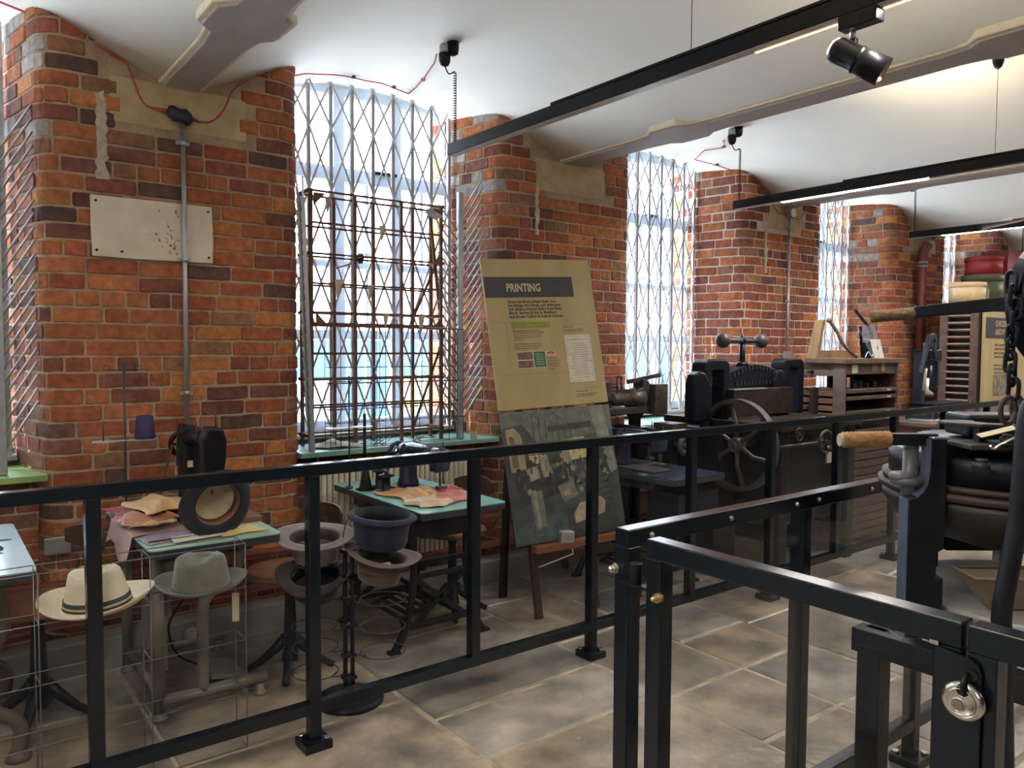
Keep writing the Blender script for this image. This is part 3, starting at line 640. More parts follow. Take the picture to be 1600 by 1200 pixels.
for a, b in (((8.90, 4.09, 2.685), (8.95, 4.09, 2.725)), ((9.05, 4.09, 2.805), (9.10, 4.09, 2.845)), ((8.8, 4.09, 2.44), (8.8, 4.09, 2.46)), ((8.8, 4.09, 2.48), (8.8, 4.09, 2.5))):
    m = MB(); m.cyl(a, b, .055, n=16); m.build('pipe_collar', M_galv, rp_)
hp = thing('heating_pipes', 'pair of oxide red heating pipes along the wall foot', 'pipe', (3.0, 4.12, .2))
for z in (.24, .42):
    m = MB(); m.cyl((-2.9, 4.13, z), (15, 4.13, z), .024, n=12); m.build('pipe', M_pipe, hp)
    for i in range(10):
        m = MB(); m.b2((-2+i*1.7, 4.13, z-.012), (-1.985+i*1.7, 4.2, z+.012)); m.build('bracket', M_pipe, hp)
for (x, z) in ((.785, .62), (.50, .60)):
    s = thing('wall_socket', 'white double power socket low on the first pier' if x > .6 else 'metal cable box low beside the first pier corner', 'socket', (x, 4.185, z))
    m = MB(); m.b2((x-.055, 4.165, z-.04), (x+.055, 4.195, z+.04)); f_ = m.build('face_plate', mat('socket_metal', (.35, .34, .33), .4, metal=.3) if x > .6 else M_galv, s, bevel=.004)
    if x > .6:
        for dx in (-.0,):
            for (a, b) in ((0, .012), (-.012, -.008), (.012, -.008)):
                m = MB(); m.b2((x+dx+a-.004, 4.1635, z+b-.004), (x+dx+a+.004, 4.166, z+b+.004)); m.build('socket_hole', M_dark, s)
        m = MB(); m.b2((x-.035, 4.1642, z-.028), (x+.035, 4.1655, z+.028)); m.build('socket_insert', mat('socket_white', (.7, .68, .62), .4), s)
# radiators under the windows
def radiator(x0, x1, lab):
    t = thing('radiator', lab, 'radiator', ((x0+x1)/2, 4.3, .19), 0, 'radiators under the windows')
    n = int((x1-x0)/.036)
    for i in range(n):
        x = x0+(i+.5)*(x1-x0)/n; h = (x1-x0)/n
        m = MB(); m.tube([(x, 4.245, .24), (x, 4.225, .22), (x, 4.225, .80), (x, 4.245, .835)], h*.45, 8); m.build('column_section', M_rad, t)
    m = MB(); m.b2((x0, 4.238, .23), (x1, 4.30, .83)); m.build('radiator_body', M_rad, t, bevel=.01)
    for x in (x0+.05, x1-.05): m = MB(); m.b2((x-.02, 4.25, .0), (x+.02, 4.29, .24)); m.build('foot', M_rad, t)
radiator(1.80, 2.86, 'cream ribbed radiator under the window with the rusty rack')
radiator(4.45, 5.5, 'cream ribbed radiator behind the bench machine')
radiator(7.1, 8.1, 'cream ribbed radiator mostly hidden behind the type cabinets')
# ---------------------------------------------------------------- racks in the windows
rk = thing('rusty_frame_rack', 'rusty iron frame rack of bars standing on the sill in the second window', 'rack', (2.29, 4.43, .935))
LV = [2.455, 2.27, 2.09, 1.915, 1.745, 1.50, 1.345, 1.18, 1.01]
for y, xs in ((4.35, (1.84, 2.12, 2.44, 2.735)), (4.52, (1.85, 2.06, 2.33, 2.62, 2.76))):
    for i, x in enumerate(xs):
        m = MB(); m.b2((x-.010, y-.008, .937), (x+.010, y+.008, 2.46)); m.build('upright_bar', M_rust, rk)
    for z in LV:
        m = MB(); m.b2((xs[0], y-.005, z-.006), (xs[-1], y+.005, z+.006)); m.build('cross_bar', M_rust, rk)
m = MB(); m.b2((1.84, 4.335, 1.66), (2.735, 4.365, 1.685)); m.build('heavy_bar', M_rust, rk)
for x in (1.84, 2.745):
    for z in LV[::2]: m = MB(); m.bar((x, 4.34, z), (x, 4.53, z), .022, .02); m.build('side_bar', M_rust, rk)
    m = MB(); m.bar((x, 4.36, 1.68), (x, 4.51, 2.44), .012, .02, (1, 0, 0)); m.build('brace', M_rust, rk)
m = MB(); m.bar((2.735, 4.36, 2.15), (2.60, 4.52, 1.68), .02, .012); m.build('brace', M_rust, rk)
m = MB(); m.bar((2.74, 4.36, 1.55), (2.62, 4.50, 1.02), .02, .012); m.build('brace', M_rust, rk)
for x, z in ((1.85, 2.44), (2.70, 2.43), (1.86, 1.67), (2.70, 1.67)):
    m = MB(); m.prism([(0, 0), (.075, 0), (0, -.075 if z > 2 else .075)], .006, lambda u, v, w: ((x+u if x < 2 else x+.035-u), 4.333-w, z+v)); m.build('gusset', M_rust, rk)
m = MB(); m.add([(2.58, 4.30, 2.40), (2.66, 4.33, 2.43), (2.74, 4.33, 2.40), (2.66, 4.30, 2.36), (2.58, 4.30, 2.396), (2.66, 4.33, 2.426), (2.74, 4.33, 2.396), (2.66, 4.30, 2.356)], [(0, 1, 2, 3), (7, 6, 5, 4), (0, 4, 5, 1), (1, 5, 6, 2), (2, 6, 7, 3), (3, 7, 4, 0)]); m.build('top_plate', M_galv, rk)
m = MB(); m.b2((2.60, 4.31, 1.655), (2.74, 4.42, 1.672)); m.build('steel_shelf', M_galv, rk)
for (x, z, y, s) in ((1.92, 2.42, 4.33, 1.0), (2.28, 2.29, 4.34, 1.1), (1.98, 1.94, 4.33, 1.2), (2.2, 1.92, 4.34, 1.0), (2.3, 1.74, 4.33, .9), (2.55, 1.74, 4.33, 1.2)):
    m = MB(); m.add([(x, y, z), (x+.04*s, y-.006, z+.004), (x+.028*s, y-.012, z-.045*s), (x+.012*s, y-.004, z-.10*s), (x+.004, y-.01, z-.05*s), (x, y+.002, z), (x+.04*s, y-.004, z+.004), (x+.028*s, y-.010, z-.045*s), (x+.012*s, y-.002, z-.10*s), (x+.004, y-.008, z-.05*s)], [(0, 1, 2, 3, 4), (9, 8, 7, 6, 5)]+[(i, (i+1) % 5, 5+(i+1) % 5, 5+i) for i in range(5)]); m.build('torn_tag', mat('old_paper', (.5, .42, .28), .9), rk)
m = MB(); m.lathe((2.19, 4.44, 2.09), [(.0001, -.03), (.02, -.03), (.022, -.01), (.034, .0), (.034, .02), (.0001, .03)], 14, 'X'); m.build('clamp_knob', M_ironb, rk)
m = MB(); m.bar((1.96, 4.30, 2.0), (2.12, 4.40, 2.05), .012, .006); m.build('loose_strip', M_rust, rk)
def wire_rack(x0, x1, y0, y1, zs, xs, label, r=.0028, name='wire_rack', mt=None):
    t = thing(name, label, 'rack', ((x0+x1)/2, (y0+y1)/2, zs[0]))
    mt = mt or M_galv
    for x in xs:
        for y in (y0, y1): m = MB(); m.cyl((x, y, zs[0]), (x, y, zs[-1]), r, n=6); m.build('upright_wire', mt, t)
    for z in zs:
        for y in (y0, y1): m = MB(); m.cyl((x0, y, z), (x1, y, z), r, n=6); m.build('shelf_wire', mt, t)
        for x in xs: m = MB(); m.cyl((x, y0, z), (x, y1, z), r, n=6); m.build('cross_wire', mt, t)
    return t
wire_rack(1.90, 2.83, 4.225, 4.30, [.94, 1.09, 1.17, 1.325, 1.42, 1.66], [1.90, 1.965, 2.20, 2.26, 2.50, 2.72, 2.83], 'thin wire display rack on the sill in front of the rusty rack', .0022, mt=M_ironb)
# long peg racks of aluminium rods
def peg_rack(loc, lab, rz=0.0, lean=(0, 0), n=23, h=1.62, both=True):
    t = thing('peg_rack', lab, 'rack', loc, rz, 'aluminium peg racks')
    L_ = lambda q: Vector((lean[0]*q, lean[1]*q, 0))
    m = MB(); m.bar((0, 0, 0), (lean[0]*h, lean[1]*h, h), .036, .03, (0, 1, 0)); m.build('post', M_galv, t, world=False, bevel=.003)
    for i in range(n):
        z = .12+i*.0625; o = L_(z)+Vector((0, 0, z))
        m = MB(); m.cyl(o+Vector((.015, -.01, 0)), o+Vector((.145, -.05, .225)), .0055, n=7); m.build('peg', M_galv, t, world=False)
        if both and i < 21: m = MB(); m.cyl(o+Vector((-.015, .01, 0)), o+Vector((-.125, .07, .17)), .0055, n=7); m.build('peg', M_galv, t, world=False)
    return t
peg_rack((2.85, 4.30, .937), 'aluminium peg rack in the right-hand corner of the second window')
peg_rack((.30, 4.30, .937), 'aluminium peg rack in the window at the left edge')
peg_rack((1.79, 4.24, .937), 'aluminium peg rack seen edge-on leaning on the first pier', PI/2-.1, (.0, .035), 21, 1.45)
# rags, wires and papers on the sill
m = MB()
def crumple(m, x0, x1, y0, y1, z, amp, nx=10, ny=8, th=.003, edge=1.0, seed=1, fn=None):
    rr = random.Random(seed)
    ph = [rr.uniform(0, 6) for _ in range(8)]; fr = [rr.uniform(4, 9) for _ in range(8)]
    vs = []; fs = []
    for j in range(ny+1):
        for i in range(nx+1):
            u, v = i/nx, j/ny; e = 1-edge*max(abs(2*u-1), abs(2*v-1))**4*.8
            x = lerp(x0, x1, u)+math.sin(fr[0]*v+ph[0])*amp*.6; y = lerp(y0, y1, v)+math.sin(fr[1]*u+ph[1])*amp*.6
            q_ = fr[2]*u*1.6+ph[2]+1.4*math.sin(fr[3]*v*.5+ph[4]); p_ = fr[4]*v*1.3+ph[3]+1.2*math.sin(fr[5]*u*.6)
            h = ((.5+.5*math.sin(q_))**1.6*.55+(.5+.5*math.sin(p_))**1.6*.3+abs(math.sin(2.7*q_+1.3*p_))**.8*.22)*amp*e
            zz = z+h+.002
            if fn: x, y, zz = fn(x, y, zz, u, v)
            vs.append((x, y, zz))
    n = len(vs); W = nx+1
    for j in range(ny):
        for i in range(nx): a = j*W+i; fs.append((a, a+1, a+W+1, a+W))
    vs2 = [(x, y, zz-th) for x, y, zz in vs]
    per = [i for i in range(W)]+[j*W+nx for j in range(1, ny+1)]+[ny*W+i for i in reversed(range(nx))]+[j*W for j in reversed(range(1, ny))]
    fs2 = [tuple(reversed([n+q for q in f])) for f in fs]+[(per[i], n+per[i], n+per[(i+1) % len(per)], per[(i+1) % len(per)]) for i in range(len(per))]
    m.add(vs+vs2, fs+fs2, True); return m
crumple(m, 1.86, 2.10, 4.27, 4.42, .94, .05, seed=4)
solo(m, 'crumpled_paper', mat('grey_paper', (.5, .5, .46), .8), 'crumpled pale paper on the sill behind the wire rack', 'paper', (1.97, 4.33, .94))
wt = MB()
for i in range(9):
    x = R.uniform(1.95, 2.65); y = R.uniform(4.24, 4.4); P = [(x, y, .942)]
    for _ in range(5): P.append((P[-1][0]+R.uniform(-.1, .16), min(4.46, max(4.24, P[-1][1]+R.uniform(-.08, .08))), .942+abs(R.gauss(.02, .025))))
    wt.tube(curve_pts(P, 5), .0018, 5)
o = solo(wt, 'wire_tangle', M_ironb, 'tangle of loose wire on the sill inside the rusty rack', 'wire', (2.3, 4.34, .94)); o['kind'] = 'stuff'
m = MB(); m.b2((2.88, 4.212, .936), (2.93, 4.218, .985)); solo(m, 'sill_label', mat('old_paper', (.5, .42, .28), .9), 'small buff label at the foot of the right peg rack', 'label', (2.905, 4.215, .936))
# ---------------------------------------------------------------- easel with the printing board
O = Vector((2.712, 3.882, 2.074)); C0 = Vector((0, 0, 1.55)); K_ = .958; O = C0+(O-C0)*K_
E_ = Vector((.982, -.183, .045)).normalized(); U_ = Vector((-.006, .208, .978)); U_ = (U_-E_*U_.dot(E_)).normalized(); N_ = E_.cross(U_).normalized()  # N_ towards the room
if N_.y > 0: N_ = -N_
BW_ = .771
def bp(u, v, w=0): return O+(E_*u-U_*v)*K_+N_*w
def slab(mb, u0, u1, v0, v1, w0, w1):
    vs = [bp(u, v, w) for w in (w0, w1) for v in (v0, v1) for u in (u0, u1)]
    return mb.add(vs, [(0, 1, 3, 2), (4, 6, 7, 5), (0, 4, 5, 1), (2, 3, 7, 6), (0, 2, 6, 4), (1, 5, 7, 3)])
M_birch = mat('birch_ply', (.34, .26, .115), .55, col2=(.42, .33, .165), scale=3.0, stretch=(2, 2, .6), detail=7)
M_ink = mat('dark_print', (.03, .032, .035), .5); M_tx = mat('text_ink', (.05, .05, .045), .6); M_grn = mat('lime_green_print', (.21, .24, .02), .5)
M_papr = mat('cream_paper', (.60, .56, .46), .7)
bd = thing('printing_sign', 'birch ply PRINTING information board on a dark wooden easel', 'sign', bp(.3, .94))
m = MB(); slab(m, 0, BW_, 0, .93, 0, .012); m.build('board', M_birch, bd, bevel=.001)
m = MB(); slab(m, .006, .625, .114, .243, .012, .0135); m.build('title_band', M_ink, bd)
text('PRINTING', .068, bp(.150, .206, .0138), E_, U_, mat('title_lettering', (.50, .42, .26), .6), bd, xs=.74, offset=.0018, spacing=1.02)
body = "Some hat firms printed their own\nhat linings, box labels, and stationery\nbut others ordered theirs from firms\nlike R. Barlow & Son in Bredbury\nand Ernest Catlow & Sons in Denton."
text(body, .0225, bp(.150, .277, .0125), E_, U_, M_tx, bd, xs=1.06, offset=.0010, line=1.0)
for a, b, c_, d_ in ((.02, .30, .395, .3965), (.12, .1212, .40, .60), (.5, .76, .42, .4212), (.015, .49, .72, .7215), (.54, .76, .83, .8312)):
    m = MB(); slab(m, a, b, c_, d_, .012, .0128); m.build('rule_line', mat('rule_brown', (.2, .13, .06), .6), bd)
m = MB(); slab(m, .155, .42, .40, .436, .012, .0132); m.build('green_band', M_grn, bd)
text('Guillotine', .017, bp(.255, .424, .0135), E_, U_, M_birch, bd)
text("The guillotine was made by Harrild & Co,\na London company who also produced printing\npresses. It cut paper hat linings and leather\nsweatbands to the right size and name from\nCatlow & Sons.\n\nCatlow & Sons was one of many firms in\nStockport that specialised in printing hat\nleathers with gold crests and logos.", .0108, bp(.158, .455, .0125), E_, U_, M_tx, bd, line=1.22)
for (a, b, c_, d_, col) in ((.168, .272, .585, .632, (.07, .04, .035)), (.168, .272, .638, .682, (.07, .04, .035)), (.280, .360, .585, .682, (.02, .06, .035))):
    m = MB(); slab(m, a-.003, b+.003, c_-.003, d_+.003, .012, .0125); m.build('print_border', M_papr, bd)
    m = MB(); slab(m, a, b, c_, d_, .0125, .013); m.build('printed_picture', mat('printed_picture_%d' % int(a*1000+c_*1000), col, .5, scale=60, col2=tuple(q*3.2 for q in col)), bd)
for i in range(5): m = MB(); slab(m, .293+.003*(i % 2), .347-.003*(i % 2), .60+i*.015, .608+i*.015, .013, .0134); m.build('ornament_line', mat('ornament_green', (.2, .3, .16), .6), bd)
m = MB(); slab(m, .367, .433, .585, .612, .012, .0125); m.build('print_border', M_papr, bd)
m = MB(); m.prism([(0, .0), (.008, .012), (.03, .015), (.055, .01), (.056, -.004), (.03, .0), (.006, -.006)], .001, lambda u, v, w: bp(.372+u, .601-v, .0126+w)); m.build('red_motif', mat('print_red', (.42, .06, .04), .6), bd)
text("Hat label blocks", .011, bp(.368, .632, .0125), E_, U_, M_tx, bd)
text("These were used by the\nfirm for printing labels\nfor hat linings and hat\nboxes in many colours\nand designs.", .0095, bp(.368, .648, .0125), E_, U_, M_tx, bd, line=1.3)
text("Stockport, 1927", .012, bp(.510, .440, .0125), E_, U_, M_tx, bd)
text("Letter from the printers offering their\nservices to the hat trade of the district.", .0092, bp(.510, .457, .0125), E_, U_, M_tx, bd, line=1.3)
m = MB(); slab(m, .512, .70, .49, .79, .012, .014); m.build('printed_letter', M_papr, bd)
for a, b, c_, d_ in ((.522, .69, .50, .5015), (.522, .69, .778, .7795), (.522, .5235, .50, .779), (.6885, .69, .50, .779)):
    m = MB(); slab(m, a, b, c_, d_, .014, .0145); m.build('letter_border', mat('print_blue', (.16, .17, .2), .6), bd)
M_pr = mat('faded_red_ink', (.40, .16, .12), .6); M_pb = mat('faded_blue_ink', (.22, .22, .24), .6)
text("R. BARLOW & SON,", .0165, bp(.606, .526, .0142), E_, U_, M_pr, bd, align='CENTER')
for i in range(16):
    m = MB(); w_ = .06+.025*((i*7) % 3)/2; slab(m, .606-w_*.9, .606+w_*.9, .542+i*.0145, .545+i*.0145, .014, .0144); m.build('printed_line', M_pr if i % 4 == 1 else M_pb, bd)
text("Workshop, 1907", .012, bp(.545, .853, .0125), E_, U_, M_tx, bd)
text("Printers at work preparing the linings,\nlabels and boxes for the hat firms.", .0092, bp(.545, .870, .0125), E_, U_, M_tx, bd, line=1.3)
# lower panel: old photograph of a print workshop
m = MB(); slab(m, 0.0, BW_, .945, 1.725, 0, .012); ph = m.build('photo_panel', mat('photo_dark', (.035, .042, .048), .35, col2=(.075, .085, .09), scale=9), bd)
def shp(nm, col, pts, w):
    m = MB(); m.prism([(a*BW_, .945+b*.78) for a, b in pts], .0006, lambda u, v, q: bp(u, v, w+q)); m.build(nm, mat('photo_'+nm, col, .5, scale=25, var=.3), ph)
shp('ceiling_tone', (.115, .13, .115), [(0, 0), (1, 0), (1, .20), (.62, .24), (.3, .26), (.18, .10), (0, .12)], .0124)
shp('beam_tone', (.05, .055, .05), [(.40, .13), (.8, .12), (.8, .17), (.40, .175)], .013)
shp('window_tone', (.30, .25, .13), [(.03, .13), (.10, .12), (.15, .17), (.17, .26), (.17, .44), (.04, .46)], .0126)
shp('window_edge', (.12, .11, .07), [(.05, .18), (.09, .19), (.11, .28), (.11, .42), (.06, .43)], .0132)
shp('window_glow', (.46, .37, .17), [(.20, .28), (.32, .27), (.33, .40), (.21, .42)], .0126)
shp('window_bright', (.50, .41, .2), [(.50, .25), (.72, .235), (.73, .40), (.51, .42)], .0126)
shp('side_column', (.20, .21, .18), [(.80, .01), (.93, .0), (.97, .30), (1, .52), (.93, .55), (.85, .25)], .0127)
for i in range(90):
    a = R.uniform(.08, .92); b = R.gauss(.50, .07); s = R.uniform(.012, .04); c_ = R.choice([(.012, .016, .02), (.02, .025, .03), (.13, .13, .10), (.26, .23, .15), (.05, .055, .05)])
    m = MB(); m.prism([(a*BW_+dx*s, .945+b*.78+dy*s) for dx, dy in ((-.5, -.3), (.2, -.6), (.6, -.1), (.4, .5), (-.3, .4))], .0006, lambda u, v, q: bp(u, v, .0130+q)); m.build('workshop_clutter', mat('photo_clutter_%d' % int(c_[0]*100), c_, .5), ph)
shp('bench_tone', (.025, .03, .034), [(.06, .50), (.55, .44), (.60, .62), (.1, .72)], .0128)
shp('crate', (.16, .155, .12), [(.42, .60), (.56, .56), (.60, .68), (.46, .73)], .0140)
shp('crate_label', (.30, .28, .2), [(.47, .645), (.53, .63), (.54, .67), (.48, .685)], .0148)
shp('drum', (.13, .14, .13), [(.17, .63), (.28, .61), (.29, .88), (.19, .92)], .0140)
shp('drum_light', (.22, .22, .19), [(.19, .63), (.23, .62), (.24, .88), (.21, .90)], .0147)
shp('floor_tone', (.06, .085, .09), [(.0, .86), (.45, .80), (.52, 1), (.0, 1)], .0127)
shp('wrapped_parcel', (.33, .29, .19), [(.54, .82), (.60, .75), (.80, .72), (.84, .76), (.82, .85), (.54, .90)], .0141)
shp('parcel_shade', (.04, .045, .045), [(.50, .78), (.90, .70), (.96, 1), (.48, 1)], .0134)
shp('figure_shirt', (.26, .25, .18), [(.30, .36), (.36, .34), (.38, .44), (.36, .52), (.31, .52)], .0146)
shp('figure_shirt', (.26, .25, .18), [(.52, .31), (.56, .30), (.57, .42), (.53, .44)], .0146)
shp('figure_shirt', (.26, .25, .18), [(.18, .44), (.27, .42), (.28, .52), (.19, .54)], .0146)
for a, b in ((.325, .325), (.54, .285), (.215, .41)):
    shp('figure_head', (.05, .05, .045), [(a-.018, b-.02), (a+.01, b-.03), (a+.022, b), (a+.005, b+.022), (a-.015, b+.015)], .0150)
for i in range(7):
    x = .27+i*.055; m = MB(); slab(m, x*BW_, x*BW_+.004, .945+.03+i*.012, .945+.22-i*.006, .0128, .0135); m.build('shaft_hanger', mat('photo_line', (.03, .035, .035), .5), ph)
m = MB(); m.prism([(.2, .97), (.205, .97), (.60, 1.12), (.595, 1.12)], .0006, lambda u, v, q: bp(u, v, .0132+q)); m.prism([(.33, .95), (.335, .95), (.52, 1.09), (.515, 1.09)], .0006, lambda u, v, q: bp(u, v, .0132+q)); m.build('line_shaft', MATS['photo_line'], ph)
# easel legs
def leg(a, b, w=.045, nm='leg'): m = MB(); m.bar(a, b, w, .03, (0, 1, 0)); m.build(nm, M_wood, bd, bevel=.004)
for p_, dx in ((Vector((2.772, 3.36, 0)), .05), (Vector((3.16, 3.30, 0)), .0)): leg(p_, p_+U_*1.72+E_*dx)
leg((3.56, 4.03, 0), bp(.4, .1, -.07))
m = MB(); m.bar((2.78, 3.425, .33), (3.40, 3.33, .33), .03, .05); m.build('cross_rail', M_wood, bd, bevel=.003)
m = MB(); m.bar(bp(.12, 1.76, .0), bp(.75, 1.76, .0), .06, .04); m.build('ledge', mat('orange_wood', (.22, .08, .035), .5), bd, bevel=.003)
m = MB(); m.bar(bp(.29, 1.71, .02), bp(.38, 1.72, .02), .05, .07); m.build('cable_tie_bundle', mat('silver_tape', (.35, .33, .34), .5, bump=.8, bscale=40), bd, bevel=.01)
m = MB(); m.tube([bp(.36, 1.79, .03), bp(.36, 1.82, .03), bp(.12, 1.86, .03)], .003, 6); m.build('white_cord', mat('white_cord', (.7, .7, .7), .5), bd)
# upright slotted angle beside the easel
an = MB(); an.bar((2.82, 3.78, 0), (3.0, 3.95, 1.05), .05, .006, (0, 1, 0)); an.bar((2.845, 3.78, 0), (3.025, 3.95, 1.05), .006, .03, (0, 1, 0))
ao = an.build('slotted_upright', M_blackm, None); ao.data.transform(Matrix.Translation((-2.82, -3.78, 0))); ao.location = (2.82, 3.78, 0); tag(ao, 'dark steel slotted upright leaning behind the printing board', 'bracket')
for i in range(34):
    a = .12+R.random()*.74; b = .42+R.random()*.16; w_ = R.uniform(.006, .02); h_ = R.uniform(.02, .07)
    m = MB(); slab(m, a*BW_, (a+w_)*BW_, .945+b*.78-h_*.6, .945+b*.78+h_*.4, .0148, .0152); m.build('machine_part', R.choice([MATS['photo_line'], MATS['photo_crate'], MATS['photo_drum_light'], MATS['photo_bench_tone'], MATS['photo_bench_tone']]), ph)
for a, b, c_, d_ in ((.25, .258, .28, .40), (.29, .297, .28, .40), (.56, .566, .25, .36), (.61, .616, .25, .36), (.66, .666, .245, .36), (.20, .33, .335, .342), (.50, .72, .31, .316)):
    m = MB(); slab(m, a*BW_, b*BW_, .945+c_*.78, .945+d_*.78, .0134, .0138); m.build('window_bar', MATS['photo_line'], ph)
for i in range(5):
    m = MB(); q = .62+i*.05; m.prism([(.60*BW_, .945+q*.78), (.90*BW_, .945+(q-.05)*.78), (.90*BW_, .945+(q-.044)*.78), (.60*BW_, .945+(q+.006)*.78)], .0004, lambda u, v, w: bp(u, v, .0136+w)); m.build('bench_edge', MATS['photo_drum'], ph)
# ---------------------------------------------------------------- hat-making benches
M_teal = mat('mint_laminate', (.22, .50, .44), .28, var=.06, scale=5, spec=.5)
M_teal2 = mat('pale_mint_laminate', (.40, .58, .50), .35, var=.06, scale=5)
M_edge = mat('table_edge', (.03, .035, .05), .4)
M_cast = mat('cast_iron_stand', (.008, .011, .018), .38, spec=.25, metal=0, var=.3, bump=.2, bscale=60)
M_tubeg = mat('worn_grey_tube', (.16, .145, .125), .5, metal=.3, col2=(.26, .235, .2), scale=9, bump=.15)
def table_top(t, x0, x1, y0, y1, mt):
    pts = []; r = .03
    for cx, cy, a0 in ((x1-r, y1-r, 0), (x0+r, y1-r, PI/2), (x0+r, y0+r, PI), (x1-r, y0+r, 1.5*PI)):
        for i in range(5): a = a0+i*PI/8; pts.append((cx+r*math.cos(a), cy+r*math.sin(a)))
    m = MB(); m.prism(pts, .005, lambda u, v, w: (u, v, .756+w)); m.build('table_top', mt, t)
    m = MB(); m.prism(pts, .032, lambda u, v, w: (u, v, .7235+w)); m.build('table_edge', M_edge, t, bevel=.002)
    m = MB(); m.b2((x0+.06, y0+.2, .66), (x1-.06, y1-.15, .724)); m.build('apron', M_edge, t)
def treadle(t, x0, x1, ys, pedal=True):
    cx = (x0+x1)/2
    for y in ys:
        def M3(u, v, w): return (u, y-.014+w, v)
        for s in (-1, 1):
            e = cx+s*(x1-x0)/2
            P = [(cx+s*.16, .72), (cx+s*.16, .40), (cx+s*.165, .30), (cx+s*.18, .22), (e-s*.06, .10), (e, .0)]
            m = MB(); m.tube([M3(u, v, .014) for u, v in curve_pts([(a, b, 0) for a, b in P], 5) for u, v in [(u, v)]] if False else [Vector(M3(p.x, p.y, .014)) for p in curve_pts([(a, b, 0) for a, b in P], 5)], [.019]*20+[.022]*6, 8); m.build('leg', M_cast, t)
            m = MB(); m.b2((e-.03, y-.025, 0), (e+.03, y+.025, .018)); m.build('foot', M_cast, t, bevel=.004)
            m = MB(); m.torus((cx+s*.205, y, .155), .028, .008, 'Y', 16, 6); m.build('scroll', M_cast, t)
        for z, dx in ((.44, .16), (.37, .16), (.12, .21), (.70, .2)):
            m = MB(); m.bar((cx-dx, y, z), (cx+dx, y, z+(.0 if z != .12 else 0)), .022, .026 if z > .2 else .034); m.build('cross_bar', M_cast, t, bevel=.003)
        m = MB(); m.bar((cx-.15, y, .36), (cx+.15, y, .13), .02, .024); m.bar((cx+.15, y, .36), (cx-.15, y, .13), .02, .024); m.build('cross_brace', M_cast, t)
    m = MB(); m.bar((cx-.1, ys[0], .41), (cx-.1, ys[-1], .41), .03, .03); m.bar((cx+.15, ys[0], .12), (cx+.15, ys[-1], .12), .022, .022); m.build('long_stretcher', M_cast, t)
    if pedal:
        yc = (ys[0]+ys[-1])/2
        m = MB()
        for i in range(7): m.bar((cx-.15+i*.045, yc-.16, .115+i*.012), (cx-.15+i*.045, yc+.16, .115+i*.012), .024, .012)
        m.bar((cx-.17, yc-.16, .11), (cx+.14, yc-.16, .19), .018, .018); m.bar((cx-.17, yc+.16, .11), (cx+.14, yc+.16, .19), .018, .018); m.build('treadle_pedal', M_cast, t)
        m = MB(); m.cyl((cx+.12, yc+.1, .18), (cx+.05, yc+.2, .68), .006, n=6); m.build('pitman_rod', M_cast, t)
def machine(loc, lab, tall=True, mt=None):
    t = thing('sewing_machine', lab, 'sewing machine', loc); mt = mt or M_blackm; h = .40 if tall else .235; w = False
    m = MB(); m.b2((-.09, -.34, 0), (.09, .1, .012)); m.build('bed_plate', M_ironb, t, w, .003)
    m = MB(); m.lathe((0, 0, .012), [(.062, 0), (.060, .02), (.050, .05), (.047, h*.7), (.052, h*.85), (.045, h*.97), (.02, h)], 24); m.build('pillar', mt, t, w)
    m = MB(); m.tube([(0, .05, h*.86), (.0, -.05, h*.90), (.01, -.16, h*.92), (.02, -.26, h*.88)], [.045, .044, .036, .036], 14); m.build('arm', mt, t, w)
    hh = h*.5
    m = MB(); m.prism([(-.045, -hh*.55), (.04, -hh*.55), (.05, -hh*.2), (.055, hh*.25), (.04, hh*.5), (-.03, hh*.55), (-.05, hh*.3)], .07, lambda u, v, q: (.02+u, -.33+q, h*.80+v)); m.build('needle_head', mt, t, w, .012)
    m = MB(); m.cyl((.02, -.30, h*.5), (.02, -.30, .045), .006, n=8); m.cyl((.04, -.30, h*.5), (.04, -.30, .06), .004, n=8); m.b2((.0, -.325, .035), (.05, -.285, .05)); m.build('needle_bar', M_ironb, t, w)
    m = MB(); m.torus((0, .115, h*.78), .055, .012, 'Y', 24, 8); m.cyl((0, .06, h*.78), (0, .125, h*.78), .018, n=12)
    for a in range(4): m.bar((0, .115, h*.78), (.055*math.cos(a*PI/2), .115, h*.78+.055*math.sin(a*PI/2)), .01, .01)
    m.build('hand_wheel', mt, t, w)
    m = MB(); m.cyl((.03, -.31, h*1.02), (.028, -.32, h*1.22), .0035, n=6); m.cyl((-.02, -.2, h*.9), (-.02, -.2, h*1.1), .0025, n=6); m.build('thread_pin', M_ironb, t, w)
    m = MB(); m.tube(curve_pts([(0, .02, h), (-.05, -.03, h*1.04), (-.075, -.08, h*.8), (-.08, -.1, h*.6)], 6), .004, 6); m.build('oil_tube', M_blackm, t, w)
    m = MB(); m.tube([(-.07, .02, h*.8), (-.1, .06, h*.4), (-.13, .1, 0.0)], .005, 6); m.build('drive_link', M_rust, t, w)
    return t
